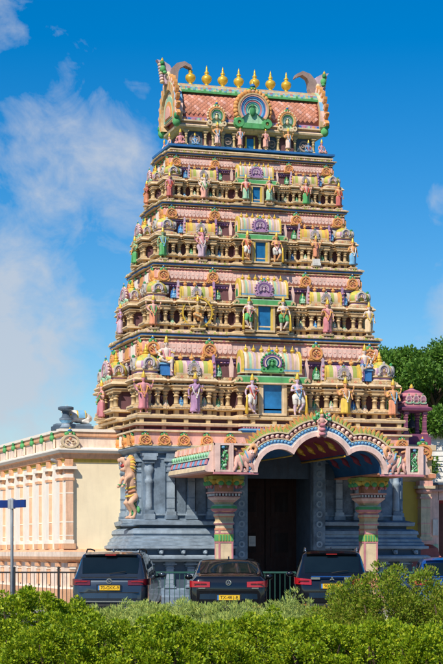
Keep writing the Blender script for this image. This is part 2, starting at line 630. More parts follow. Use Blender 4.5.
def dome_mesh(colA, colB, colC, med):
    """square bulbous corner-shrine roof with finial; unit width 1 (x,y centred), height about 1.25"""
    m = MB()
    m.lathe((0, 0, 0), [(.46, 0), (.50, .02), (.50, .07), (.44, .09), (.44, .16), (.50, .18), (.52, .22), (.47, .25)], ['cream', 'cream_light', 'cream', 'lilac', 'cream', 'cream_light', 'cream'], 16, sq=.75, rot=R(11.25))
    sec = [colA, colB, colC, colB]
    m.lathe((0, 0, 0), [(.47, .25), (.52, .32), (.53, .42), (.49, .54), (.40, .66), (.27, .76), (.15, .82), (.10, .86)], None, 16, sq=.5, rot=R(11.25),
            sectors=[sec, sec, sec, ['lime', 'yellow'], ['yellow', 'lime'], ['yellow'], ['gold']])
    m.lathe((0, 0, 0), [(.12, .85), (.17, .88), (.12, .91), (.07, .93), (.11, .97), (.12, 1.01), (.07, 1.05), (.05, 1.08), (.055, 1.12), (.005, 1.26)], 'gold', 10)
    for a in range(4):
        c, s = math.cos(R(90 * a)), math.sin(R(90 * a))
        mm = MB()
        mm.arc(0, .44, .16, .24, -40, 220, -.60, -.40, med, 16)
        mm.arc(0, .44, .08, .145, -40, 220, -.57, -.40, 'grey_white' if med != 'grey_white' else 'lilac_light', 14)
        mm.ball((0, -.54, .44), (.06, .06, .08), 'cream', 6, 4)
        mm.ball((0, -.52, .72), (.07, .07, .08), 'leaf_green' if a % 2 else med, 6, 4)
        for sx in (-1, 1):
            mm.ball((sx * .22, -.53, .27), (.08, .06, .07), med, 6, 4)
        for fi, fc in enumerate(mm.f):
            pass
        m.add([(x * c - y * s, x * s + y * c, z) for x, y, z in mm.v], mm.f, [mm.mats[i] for i in mm.m], True)
    return mesh_of(m, 'dome_roof')


def barrel_mesh(L, H, D, stripes, edge, ends, low='blue', nstrip=15):
    """barrel roof lying along X: length L, height H, depth D"""
    m = MB()
    n = 10
    prof = []
    for i in range(n + 1):
        t = math.pi * i / n
        prof.append((-math.cos(t) * D / 2 * (1 + .10 * math.sin(t)), H * (.18 + .82 * math.sin(t) ** .8)))
    prof = [(-D / 2 * .94, 0), (-D / 2 * .94, H * .10)] + prof + [(D / 2 * .94, H * .10), (D / 2 * .94, 0)]
    xs = [-L / 2 + L * i / nstrip for i in range(nstrip + 1)]
    for i in range(nstrip):
        st = stripes[i % len(stripes)]
        g = .012 if i % 2 else 0.0
        loops = [[(x, y * (1 + g), z * (1 + g)) for y, z in prof] for x in (xs[i], xs[i + 1])]
        np_ = len(prof)
        vs = loops[0] + loops[1]
        fs, ms = [], []
        for j in range(np_ - 1):
            fs.append((j, np_ + j, np_ + j + 1, j + 1))
            ms.append('cream' if j == 0 or j == np_ - 2 else (low if j in (1, np_ - 3) else st))
        m.add(vs, fs, ms, True)
    for sx in (-1, 1):
        x = sx * L / 2
        for k, (g, mt, t0, t1) in enumerate(((1.10, edge, -.05, .05), (.80, ends, -.06, .06), (.5, 'mint' if edge == 'cream' else 'leaf_green', -.07, .07))):
            o = [(y * g, z * g) for y, z in prof]
            m.prism(o, x + t0 * L * .4, x + t1 * L * .4, mt, 'x')
    return m


def lump_figure_mesh(mat, mat2):
    """small seated niche figure under a pointed leaf arch, unit height 1"""
    m = MB()
    m.prism([(-.34, 0), (.34, 0), (.38, .3), (.28, .65), (.0, 1.0), (-.28, .65), (-.38, .3)], .02, .14, mat2)
    m.ball((0, -.02, .30), (.18, .14, .22), mat, 8, 5)
    m.ball((0, -.06, .60), (.10, .10, .12), mat, 8, 5)
    m.tube([(-.24, -.1, .12), (0, -.16, .10), (.24, -.1, .12)], .08, mat, 6)
    for s in (-1, 1):
        m.tube([(.15 * s, 0, .44), (.26 * s, -.06, .30), (.12 * s, -.16, .22)], .05, mat, 6)
    m.lathe((0, -.05, 0), [(.08, .68), (.06, .78), (.01, .9)], 'gold', 7)
    return mesh_of(m, 'niche_figure')


ME_PIL = pilaster_mesh('cream', 'cream_light')
ME_FIN_GOLD = finial_mesh('gold')
ME_FIN_ORANGE = finial_mesh('orange')
ME_KUDU_SILVER = kudu_mesh(['grey_white', 'lilac_light', 'grey_white', 'cream'], 'grey_white', 'grey_white', 'cream')
ME_KUDU_PURPLE = kudu_mesh(['lilac', 'purple', 'lilac_light', 'lilac'], 'lilac', 'lilac', 'lilac_light')
ME_KUDU_ROSE = kudu_mesh(['lilac_light', 'rose', 'lilac', 'rose'], 'pink_light', 'mint', 'lilac_light')
ME_KUDU_GREEN = kudu_mesh(['purple', 'pink_light', 'deep_blue', 'mint', 'leaf_green'], 'leaf_green', 'green', 'green', True, 15)
ME_KUDU_ORANGE = kudu_mesh(['orange', 'cream', 'salmon'], 'cream_light', 'cream', 'orange')
ME_ROSETTE = rosette_mesh('orange', 'salmon', 'cream')
ME_ROSETTE_PALE = rosette_mesh('cream_light', 'hall_pale', 'salmon')
ME_DOME_A = dome_mesh('yellow', 'pink_light', 'lilac', 'grey_white')
ME_DOME_B = dome_mesh('orange', 'lime', 'pink', 'grey_white')
ME_NICHE = {'blue': lump_figure_mesh('sky_blue', 'blue'), 'green': lump_figure_mesh('mint', 'leaf_green'), 'pale': lump_figure_mesh('skin_pale', 'mint')}

# ------------------------------------------------------------------ statues
def fuse(mb, voxel, ratio=.5, name='body', smooth=4):
    """join overlapping shapes into one continuous skin"""
    o = mb.build(name)
    r = o.modifiers.new('r', 'REMESH')
    r.mode = 'VOXEL'
    r.voxel_size = voxel
    s = o.modifiers.new('s', 'SMOOTH')
    s.iterations = smooth
    s.factor = .5
    if ratio < 1:
        d = o.modifiers.new('d', 'DECIMATE')
        d.ratio = ratio
    dg = bpy.context.evaluated_depsgraph_get()
    me = bpy.data.meshes.new_from_object(o.evaluated_get(dg))
    me.name = name
    bpy.data.objects.remove(o)
    me.polygons.foreach_set('use_smooth', [True] * len(me.polygons))
    return me


def slot(me):
    me.materials.clear()
    me.materials.append(None)
    return me


def limb(m, pts, r0, r1, mat='cream'):
    n = len(pts)
    m.tube(pts, [r0 + (r1 - r0) * i / (n - 1) for i in range(n)], mat, 8)


def hand(m, w, d, up):
    """palm, four fingers and a thumb"""
    w, d, up = Vector(w), Vector(d).normalized(), Vector(up).normalized()
    sd = d.cross(up).normalized()
    m.tube([w, w + d * .035], [.018, .024], 'cream', 7)
    for i in range(4):
        b = w + d * .035 + sd * (.017 * (i - 1.5) / 1.5)
        ln = (.036, .043, .040, .032)[i]
        m.tube([b, b + d * ln * .55 + up * .004, b + d * ln + up * .012], [.0085, .008, .0065], 'cream', 6)
    b = w + d * .012 + sd * .02
    m.tube([b, b + d * .014 + sd * .02, b + d * .032 + sd * .026], [.010, .009, .007], 'cream', 6)


POSES = {}
GARL = {}


def make_pose(key):
    b, g, c, e = MB(), MB(), MB(), MB()     # body, garment, crown/jewels, extra
    dx = 0
    seated = key in ('seat', 'lotus')
    hz = .46
    fat = 1.35 if key == 'ganesh' else 1.0
    # trunk, neck, head
    b.tube([(0, .005, hz), (0, -.005 * fat, hz + .07), (0, -.01, hz + .15), (0, .0, hz + .215), (0, .005, hz + .25)], [.078, .066 * fat, .074 * fat, .082, .05], 'cream', 12, 1.0)
    for s in (-1, 1):
        b.ball((s * .075, .0, hz + .225), (.05, .045, .04), 'cream', 8, 5)
        b.ball((s * .045, .0, hz - .01), (.055, .06, .065), 'cream', 8, 5)
    b.tube([(0, .0, hz + .24), (0, -.008, hz + .31)], [.034, .03], 'cream', 8)
    hc = Vector((0, -.012, hz + .355))
    b.ball(hc, (.048, .055, .064), 'cream', 10, 7)
    b.ball(hc + Vector((0, -.02, -.04)), (.03, .032, .028), 'cream', 8, 5)
    for s in (-1, 1):
        b.ball(hc + Vector((s * .05, .008, -.01)), (.012, .018, .026), 'cream', 6, 4)
    if key == 'ganesh':
        b.tube([hc + Vector((0, -.04, -.01)), hc + Vector((0, -.085, -.06)), hc + Vector((.01, -.10, -.13)), hc + Vector((.05, -.11, -.17))], [.03, .026, .02, .015], 'cream', 8)
        for s in (-1, 1):
            b.ball(hc + Vector((s * .085, .02, -.005)), (.055, .014, .06), 'cream', 9, 5)
        b.ball((0, -.05, hz + .07), (.105, .085, .095), 'cream', 10, 6)
    else:
        b.ball(hc + Vector((0, -.056, -.005)), (.009, .013, .018), 'cream', 6, 4)
        for s in (-1, 1):
            e.ball(hc + Vector((s * .02, -.052, .010)), (.010, .005, .006), 'black', 6, 4)
        e.ball(hc + Vector((0, -.052, -.033)), (.013, .006, .005), 'red', 6, 4)
    sh = [Vector((s * .112, 0, hz + .225)) for s in (-1, 1)]

    def arm(s, el, wr, hd, up=(0, -1, 0)):
        p = sh[0 if s < 0 else 1]
        limb(b, [p, (p + Vector(el)) / 2 + Vector((s * .006, 0, 0)), Vector(el)], .034, .026)
        limb(b, [Vector(el), (Vector(el) + Vector(wr)) / 2, Vector(wr)], .027, .017)
        hand(b, wr, hd, up)
        c.lathe(tuple((p * .55 + Vector(el) * .45)), [(.036, -.012), (.04, 0), (.036, .012)], 'gold', 8)
        c.lathe(tuple(wr), [(.021, -.01), (.024, 0), (.021, .01)], 'gold', 8)

    def leg(s, kn, an, toe):
        h = Vector((s * .052, 0, hz - .01))
        kn, an = Vector(kn), Vector(an)
        limb(b, [h, (h + kn) / 2, kn], .066, .042)
        b.tube([kn, kn * .62 + an * .38 + Vector((0, .012, 0)), an], [.042, .042, .022], 'cream', 8)
        b.tube([an + Vector((0, .012, -.012)), an + Vector(toe) * .55 + Vector((0, 0, -.02)), an + Vector(toe) + Vector((0, 0, -.024))], [.024, .024, .016], 'cream', 8)
        c.lathe(tuple(an + Vector((0, 0, .01))), [(.028, -.008), (.031, 0), (.028, .008)], 'gold', 8)
    if key in ('stand', 'sari'):
        arm(1, (.165, .01, .545), (.15, -.10, .62), (0, -.2, 1))
        arm(-1, (-.165, .01, .545), (-.165, -.035, .43), (0, -.1, -1))
        leg(1, (.06, -.01, .25), (.06, .005, .04), (.01, -.08, 0))
        leg(-1, (-.06, -.03, .25), (-.07, -.005, .04), (-.02, -.08, 0))
    elif key in ('four', 'ganesh'):
        for s in (-1, 1):
            arm(s, (s * .17, -.01, .555), (s * .13, -.12, .58 if s > 0 else .50), (0, -.3, 1) if s > 0 else (0, -.3, -1))
            arm(s, (s * .20, .03, .60), (s * .235, -.01, .735), (s * .1, 0, 1))
        leg(1, (.06, -.01, .25), (.065, .005, .04), (.02, -.08, 0))
        leg(-1, (-.06, -.01, .25), (-.065, .005, .04), (-.02, -.08, 0))
    elif key == 'guard':
        arm(1, (.17, -.03, .57), (.02, -.12, .60), (-1, -.1, .2))
        arm(-1, (-.18, .01, .55), (-.19, -.06, .44), (0, -.4, -1))
        leg(1, (.055, -.01, .25), (.06, .005, .04), (.02, -.08, 0))
        leg(-1, (-.13, -.09, .28), (-.02, -.07, .09), (.03, -.07, -.01))
        c.tube([(-.20, -.09, 0.03), (-.20, -.095, .25), (-.19, -.09, .46)], [.045, .030, .018], 'gold', 9)
    elif key == 'dance':
        for s in (-1, 1):
            arm(s, (s * .19, .0, .60), (s * .25, -.02, .73), (s * .3, 0, 1))
        arm(1, (.16, -.05, .57), (.03, -.13, .60), (-1, 0, -.3))
        arm(-1, (-.18, -.03, .56), (-.18, -.12, .60), (0, -.2, 1))
        leg(1, (.10, -.05, .25), (.04, .0, .05), (.03, -.08, 0))
        leg(-1, (-.12, -.13, .44), (.08, -.17, .36), (.08, -.03, -.02))
        e.arc(0, .52, .42, .465, -78, 258, .045, .085, 'gold', 40)
        for i in range(21):
            t = R(-70 + 320 * i / 20)
            e.ball((.495 * math.cos(t), .065, .52 + .495 * math.sin(t)), (.028, .02, .028), 'gold', 6, 4)
        e.box((0, 0, .012), (.44, .24, .05), 'cream')
    elif key == 'seat':
        arm(1, (.17, -.02, .555), (.16, -.13, .60), (0, -.2, 1))
        arm(-1, (-.21, .03, .60), (-.26, .0, .74), (-.2, 0, 1))
        arm(-1, (-.17, -.04, .55), (-.10, -.14, .50), (0, -1, -.2))
        leg(1, (.10, -.18, .45), (.10, -.17, .20), (.01, -.08, -.01))
        leg(-1, (-.17, -.15, .45), (.0, -.17, .40), (.07, -.03, 0))
    elif key == 'lotus':
        for s in (-1, 1):
            arm(s, (s * .175, -.02, .55), (s * .12, -.13, .48), (0, -1, 0), (0, 0, 1))
            leg(s, (s * .19, -.13, .42), (-s * .04, -.17, .41), (-s * .07, -.02, 0))
    # garment
    if key in ('stand', 'four', 'ganesh', 'sari'):
        lo = .05 if key == 'sari' else .10
        pts = [(.088 * fat, hz + .05), (.10 * fat, hz + .01), (.118 * fat, hz - .05), (.115, .30), (.11, .20), (.125, lo + .04), (.13, lo)]
        loops = []
        for r, z in pts:
            loops.append([(r * math.cos(t) * 1.0 * (1 + .06 * math.cos(9 * t)), -.005 + r * .72 * math.sin(t) * (1 + .06 * math.cos(9 * t)), z) for t in [2 * math.pi * j / 36 for j in range(36)]])
        g.rings(loops, 'cream')
        g.tube([(0, -.09, hz + .03), (.0, -.10, .3), (.0, -.105, .12)], [.022, .026, .035], 'cream', 8)
        if key == 'sari':
            g.tube([(-.09, -.05, hz + .02), (-.03, -.085, hz + .12), (.05, -.075, hz + .2), (.09, -.01, hz + .25), (.09, .06, hz + .15)], [.03, .032, .032, .03, .03], 'cream', 8, 1.0)
    else:
        loops = []
        for r, z in [(.088, hz + .05), (.104, hz + .01), (.118, hz - .04), (.118, hz - .10)][: (3 if seated else 4)]:
            loops.append([(r * math.cos(t) * (1 + .05 * math.cos(9 * t)), -.005 + r * .74 * math.sin(t), z) for t in [2 * math.pi * j / 36 for j in range(36)]])
        g.rings(loops, 'cream')
        for s in (-1, 1):
            if key == 'guard':
                kn = (.055, -.01, .27) if s > 0 else (-.12, -.085, .30)
            elif key == 'dance':
                kn = (.10, -.05, .27) if s > 0 else (-.11, -.12, .43)
            elif key == 'seat':
                kn = (.10, -.165, .45) if s > 0 else (-.15, -.14, .45)
            else:
                kn = (s * .17, -.12, .42)
            h = Vector((s * .052, 0, hz - .01))
            kn = Vector(kn)
            g.tube([h, h * .5 + kn * .5, kn], [.078, .070, .058], 'cream', 10)
        g.tube([(0, -.095, hz + .03), (.0, -.11, hz - .1), (.0, -.11, hz - .20 if not seated else hz - .05)], [.022, .025, .03], 'cream', 8)
    # crown, necklace, belt
    c.lathe((0, hc.y + .004, hc.z), [(.054, .025), (.058, .035), (.052, .05), (.054, .065), (.045, .085), (.046, .10), (.034, .125), (.030, .15), (.012, .175), (.004, .20)], 'gold', 12)
    c.lathe((0, -.003, hz + .235), [(.062, -.02), (.074, -.012), (.066, .0)], 'gold', 12, sx=1.1, sy=.95)
    c.lathe((0, -.005, hz + .04), [(.094 * fat, -.012), (.098 * fat, 0), (.094 * fat, .012)], 'gold', 14, sy=.78)
    for s in (-1, 1):
        c.ball(hc + Vector((s * .056, .0, -.045)), .013, 'gold', 6, 4)
    gl = MB()
    pts_ = [(-.05, .02, hz + .255), (-.085, -.055, hz + .18), (-.06, -.10 * fat, hz + .06), (0, -.125 * fat, hz - .06), (.06, -.10 * fat, hz + .06), (.085, -.055, hz + .18), (.05, .02, hz + .255)]
    gl.tube(pts_, .016, 'cream', 7)
    gl.ball((0, -.13 * fat, hz - .075), .026, 'cream', 7, 4)
    GARL[key] = slot(mesh_of(gl, 'garland'))
    POSES[key] = (slot(fuse(b, .0135, .45, 'body')), slot(mesh_of(g, 'garment')), slot(mesh_of(c, 'crown')), mesh_of(e, 'painted_detail') if e.f else None)


for k_ in ('stand', 'sari', 'four', 'guard', 'dance', 'seat', 'lotus', 'ganesh'):
    make_pose(k_)


def statue(pose, h, loc, rz, body, cloth, label, group=None, trim='gold', mirror=False, pedestal=None, ped_h=.12):
    """loc is where the feet (or, seated, the underside of the hips) rest"""
    t = empty('statue', loc, rz)
    tag(t, label, 'statue', group)
    zoff = 0.0
    if pose in ('seat', 'lotus'):
        zoff = -.385
    zb = 0.0
    if pedestal:
        pm = MB()
        w = h * .34
        pm.box((0, 0, ped_h * .2), (w, w * .9, ped_h * .4), pedestal)
        pm.box((0, 0, ped_h * .7), (w * .85, w * .75, ped_h * .6), pedestal)
        pm.build('pedestal', t)
        zb = ped_h
    meshes = POSES[pose]
    vr = random.Random(int(abs(loc[0] * 977 + loc[1] * 131 + loc[2] * 53)))
    t.rotation_euler[2] += R(vr.uniform(-11, 11))
    h *= vr.uniform(.96, 1.04)
    if pose != 'dance':
        gcol = vr.choice([c_ for c_ in ('red', 'white', 'green', 'orange', 'sky_blue', 'yellow', 'rose') if c_ not in (body, cloth)])
        o = inst(GARL[pose], 'garland', t, (0, 0, zb + zoff * h), 0, (h, h, h))
        o.material_slots[0].link = 'OBJECT'
        o.material_slots[0].material = MATS[gcol]
    for me, nm, mt in zip(meshes, ('body', 'garment', 'crown', 'painted_detail'), (body, cloth, trim, None)):
        if me is None:
            continue
        o = inst(me, nm, t, (0, 0, zb + zoff * h), 0, (-h if mirror else h, h, h))
        if mt:
            o.material_slots[0].link = 'OBJECT'
            o.material_slots[0].material = MATS[mt]
    return t


# ------------------------------------------------------------------ temple tower
YC = 1.9
tower = empty('temple_tower', (0, YC, 0))
tag(tower, 'tall tiered temple gateway tower with painted statues and a blue stone base', 'temple tower')
HB = [4.20, 3.65, 3.20, 2.83, 2.57]        # half width of each pink band (0 = over the base)
DB = [3.20, 1.90, 1.55, 1.20, .85]         # half depth
ZF = [None, 5.55, 8.10, 10.20, 12.05, 13.60]
HP = [None, 4.00, 3.50, 3.10, 2.78]        # half width of each storey's pilaster line
DP = [None, 2.50, 1.80, 1.45, 1.10]


def fpos(face, s, d):
    """place on a face of the tower: s along it, d out from the tower's axis"""
    if face == 'F':
        return s, -d, 0.0
    if face == 'L':
        return -d, -s, -math.pi / 2
    if face == 'R':
        return d, s, math.pi / 2
    return -s, d, math.pi


def steps_poly(front, side, hx, hy):
    """front/side: half lists [(s_end, p)] from the centre outwards; last s_end = half length"""
    def full(lst):
        segs = []
        prev = 0
        for s, p in lst:
            segs.append((prev, s, p))
            prev = s
        out = [(-b, -a, p) for a, b, p in reversed(segs)] + segs
        res = []
        for a, b, p in out:
            if res and abs(res[-1][2] - p) < 1e-9 and abs(res[-1][1] - a) < 1e-9:
                res[-1] = (res[-1][0], b, p)
            else:
                res.append((a, b, p))
        return res
    pts = []
    ff, ss = full(front), full(side)

    def emit(segs, fn):
        for i, (a, b, p) in enumerate(segs):
            pts.append(fn(a, p))
            if i < len(segs) - 1:
                pts.append(fn(b, p))
    emit(ff, lambda s, p: (s, -(hy + p)))
    emit(ss, lambda s, p: (hx + p, s))
    emit(ff, lambda s, p: (-s, hy + p))
    emit(ss, lambda s, p: (-(hx + p), -s))
    return pts


def rect(hx, hy):
    return [(-hx, -hy), (hx, -hy), (hx, hy), (-hx, hy)]


def carved(mb, x, y, z, w, h, mat):
    """scroll relief on a wall panel facing -Y"""
    r = min(w, h) * .40
    mb.arc(x, z, r * .72, r, 0, 360, y - .03, y + .01, mat, 14)
    for sx in (-1, 1):
        mb.arc(x + sx * r * .32, z, r * .14, r * .34, 0, 360, y - .035, y + .01, mat, 10)


# ---- blue stone base
base = MB()


def gap_rects(o):
    """the base is cut by the doorway: two blocks left and right, joined behind"""
    g = 1.34
    return [[(-3.95, -3.05), (-g, -3.05), (-g, 2.72), (-3.95, 2.72)], [(g, -3.05), (3.95, -3.05), (3.95, 2.72), (g, 2.72)]]


def base_mould(prof, mats, cap=True):
    for pi, poly in enumerate(gap_rects(0)):
        n_ = len(poly)
        loops_ = []
        for o_, z_ in prof:
            x0_, y0_, x1_, y1_ = poly[0][0], poly[0][1], poly[2][0], poly[2][1]
            a_, b_ = (x0_ - o_, x1_) if pi == 0 else (x0_, x1_ + o_)
            loops_.append([(a_, y0_ - o_, z_), (b_, y0_ - o_, z_), (b_, y1_ + o_, z_), (a_, y1_ + o_, z_)])
        base.rings(loops_, mats, False, cap)


base_mould([(.55, 0), (.55, .35), (.42, .40), (.42, .55), (.30, .60)], 'slate')
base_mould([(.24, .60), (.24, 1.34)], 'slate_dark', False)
base_mould([(.30, 1.34), (.60, 1.40), (.66, 1.44), (.66, 1.50), (.58, 1.54)], ['slate_light', 'slate', 'slate_light', 'slate_light'])
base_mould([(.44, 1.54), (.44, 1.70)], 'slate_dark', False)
base_mould([(.46, 1.70), (.62, 1.73), (.62, 1.80), (.52, 1.83), (.52, 1.90), (.46, 1.93), (.46, 2.00), (.36, 2.06), (.36, 2.13), (.40, 2.15), (.38, 2.24), (.26, 2.30)],
           ['slate_light', 'slate_light', 'slate', 'slate_light', 'slate', 'slate_light', 'slate', 'slate_light', 'slate_light', 'slate_light', 'slate'])
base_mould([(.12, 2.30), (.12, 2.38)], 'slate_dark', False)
base_mould([(.14, 2.38), (.30, 2.40), (.32, 2.50), (.20, 2.53), (.10, 2.56)], ['slate_light', 'slate_light', 'slate', 'slate'])
base_o = base.build('plinth', tower)
wall = MB()
# wall with a doorway through the front
dw, dh = 1.02, 4.15
for sx in (-1, 1):
    wall.box((sx * (dw + (3.95 - dw) / 2), -.165, 3.50), (3.95 - dw, 5.77, 1.98), 'slate')
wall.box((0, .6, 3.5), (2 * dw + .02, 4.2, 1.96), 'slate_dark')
wall.mould([(-3.95, -3.05), (3.95, -3.05), (3.95, 2.72), (-3.95, 2.72)], [(.0, 4.42), (.10, 4.44), (.10, 4.49), (.20, 4.53), (.26, 4.58), (.26, 4.62), (.10, 4.64)], ['slate', 'slate', 'slate_light', 'slate_light', 'slate', 'slate'])
wall_o = wall.build('base_wall', tower)
ME_PIL_SLATE = square_pilaster_mesh('slate_light', 'slate')
ME_PIL_SLATE2 = pilaster_mesh('slate_light', 'slate')
fx = [1.42, 1.95, 2.55, 3.15, 3.78]
for face, ss_, d_ in (('F', [-x for x in fx] + fx, 3.07), ('L', [-2.55, -1.7, -.85, 0, .85, 1.7, 2.75], 3.97), ('R', [-2.75, -1.7, -.85, 0, .85, 1.7, 2.55], 3.97)):
    for s in ss_:
        x, y, rz = fpos(face, s, d_)
        wide = 1.25 if abs(s) > 2.5 and face == 'F' and abs(s) > 3.5 else 1.15
        inst(ME_PIL_SLATE2 if wide > 1.2 else ME_PIL_SLATE, 'pilaster', wall_o, (x, y, 2.56), rz, (wide, 1.1, 1.87))
        x, y, rz = fpos(face, s * 1.03, d_ + .24)
        inst(ME_PIL_SLATE, 'pilaster', base_o, (x, y, .60), rz, (1.1, .9, .76))
# animal heads along the base frieze
hm = MB()
hm.ball((0, -.06, .08), (.075, .09, .075), 'slate_light', 8, 5)
hm.ball((0, -.15, .05), (.04, .05, .035), 'slate_light', 7, 4)
for s in (-1, 1):
    hm.ball((s * .07, -.03, .13), (.03, .02, .04), 'slate', 6, 4)
ME_HEAD = mesh_of(hm, 'carved_head')
for face, span, d_ in (('F', 4.2, 3.51), ('L', 2.9, 4.41), ('R', 2.9, 4.41)):
    n = int(span * 2 / .62)
    for i in range(n + 1):
        s = -span + 2 * span * i / n
        if face == 'F' and abs(s) < 1.2:
            continue
        x, y, rz = fpos(face, s, d_)
        inst(ME_HEAD, 'carved_head', base_o, (x, y, 1.55), rz)
# wall panels with mottled stone between the pilasters: raised frames
for sx in (-1, 1):
    for a, b in zip(fx[:-1], fx[1:]):
        pm = MB()
        cx, w = sx * (a + b) / 2, (b - a) - .30
        pm.box((cx, -3.065, 3.5), (w, .05, 1.55), 'slate')
        pm.box((cx, -3.08, 4.30), (w + .06, .06, .05), 'slate_light')
        pm.box((cx, -3.08, 2.70), (w + .06, .06, .05), 'slate_light')
        pm.build('stone_panel', wall_o)

# ---- doorway
door = MB()
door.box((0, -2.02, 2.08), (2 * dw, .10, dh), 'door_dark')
door_o = door.build('door', tower)
for sx in (-1, 1):
    lm = MB()
    lm.box((sx * .50, -2.10, 2.02), (.96, .06, 4.0), 'door_wood')
    for zz in (.7, 1.9, 3.1):
        lm.box((sx * .50, -2.14, zz), (.66, .05, .85), 'door_wood')
        lm.box((sx * .50, -2.17, zz), (.40, .03, .58), 'door_dark')
    lm.build('door_leaf', door_o)
    jm = MB()
    jm.box((sx * (dw + .16), -3.05, 2.2), (.36, 1.06, 4.4), 'slate')
    for i in range(14):
        jm.arc(sx * (dw + .16), .4 + i * .29, .05, .10, 0, 360, -3.60, -3.57, 'slate_light', 10)
    jm.build('carved_jamb', door_o)
    rv = MB()
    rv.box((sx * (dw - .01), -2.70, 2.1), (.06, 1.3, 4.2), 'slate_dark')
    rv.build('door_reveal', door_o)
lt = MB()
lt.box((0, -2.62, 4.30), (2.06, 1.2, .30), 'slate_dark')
lt.build('lintel', door_o)
nt_ = MB()
nt_.box((-.42, -2.205, 1.95), (.21, .008, .30), 'white')
for i in range(6):
    nt_.box((-.42, -2.2105, 2.05 - i * .035), (.15, .004, .008), 'grey')
nt_o = nt_.build('paper_notice')
nt_o.location = (0, YC, 0)
tag(nt_o, 'small white paper notice stuck on the dark brown temple door', 'notice')

# ---- pink band over the base, ledges above it
bm0 = MB()
p0 = rect(HB[0] - .02, DB[0] - .02)
bm0.mould(p0, [(-.10, 4.62), (.02, 4.64), (.02, 4.68)], ['cream', 'cream_light'])
bm0.mould(p0, [(-.03, 4.68), (-.03, 5.03)], 'pink', False)
bm0.mould(p0, [(-.02, 5.03), (.05, 5.05), (.05, 5.10), (-.02, 5.12)], ['cream', 'cream_light', 'maroon'])
cb = [(1.05, .12), (4.08, 0)]
sb = [(1.15, .14), (2.92, 0)]
fp0 = steps_poly(cb, sb, 4.08, 2.92)
bm0.mould(fp0, [(-.10, 5.12), (-.10, 5.22)], 'dark_wall', False)
bm0.mould(fp0, [(-.02, 5.22), (.10, 5.24), (.12, 5.30), (.02, 5.34)], ['cream', 'cream_light', 'cream'])
bm0.mould(fp0, [(-.14, 5.34), (-.14, 5.45)], 'dark_wall', False)
bm0.mould(fp0, [(-.10, 5.45), (.04, 5.46), (.06, 5.52), (.04, 5.55)], ['cream', 'cream_light', 'cream'])
bm0_o = bm0.build('base_cornice', tower)
blk = MB()
blk.box((0, 0, .0), (.12, .14, .11), 'cream')
ME_BLK = mesh_of(blk, 'block')
for face, span, d_ in (('F', 3.95, 2.85), ('L', 2.75, 4.0), ('R', 2.75, 4.0)):
    n = 12 if face == 'F' else 7
    for i in range(n + 1):
        s = -span + 2 * span * i / n
        pj = (.12 if abs(s) < 1.0 else 0) if face == 'F' else (.10 if abs(s) < 1.1 else 0)
        for zz in (5.17, 5.395):
            x, y, rz = fpos(face, s, d_ + pj)
            inst(ME_BLK, 'block', bm0_o, (x, y, zz), rz, (1, 1, .98))
# coloured sill ledge under the central window
cs = MB()
cs.box((0, -3.16, 5.10), (2.10, .30, .05), 'blue')
cs.box((0, -3.20, 5.15), (2.20, .36, .05), 'sky_blue')
for i in range(26):
    cs.box((-1.05 + i * .084, -3.36, 5.205), (.055, .05, .05), 'rose')
cs.box((0, -3.18, 5.205), (2.2, .34, .05), 'maroon')
cs.box((0, -3.20, 5.27), (2.26, .40, .07), 'cream_light')
cs.build('window_ledge', bm0_o)
for s in (-3.92, -3.36, -2.78, -2.1, -1.4, 0, 1.4, 2.1, 2.78, 3.36, 3.92):
    x, y, rz = fpos('F', s, DB[0] - .04)
    inst(ME_ROSETTE, 'medallion', bm0_o, (x, y, 4.66), rz, (.36, .40, .30))
for face in 'LR':
    for i in range(7):
        s = -2.8 + i * .92
        x, y, rz = fpos(face, s, HB[0] - .04)
        inst(ME_ROSETTE, 'medallion', bm0_o, (x, y, 4.66), rz, (.30, .40, .30))
        if i < 6:
            pm = MB()
            pm.box((0, 0, 0), (.26, .05, .30), 'orange' if i % 2 else 'hall_white')
            x, y, rz = fpos(face, s + .43, HB[0] - .03)
            pm.build('band_panel', bm0_o, (x, y, 4.86), rz)

SCALLOP = {}


def scallop_row(L, h, n, mat, name='scallop_trim'):
    m = MB()
    w = L / n
    for i in range(n):
        cx = -L / 2 + w * (i + .5)
        pts = [(cx - w * .47, h)] + [(cx + w * .47 * math.cos(t), h * .45 + h * .45 * math.sin(t)) for t in [math.pi + math.pi * j / 7 for j in range(8)]] + [(cx + w * .47, h)]
        m.prism(pts, -.012, .0, mat)
        m.arc(cx, h * .62, w * .14, w * .24, 180, 360, -.02, -.008, 'pink', 7)
    return mesh_of(m, name)


WIN = {1: (.29, .83), 2: (.20, .72), 3: (.165, .58), 4: (.125, .46)}


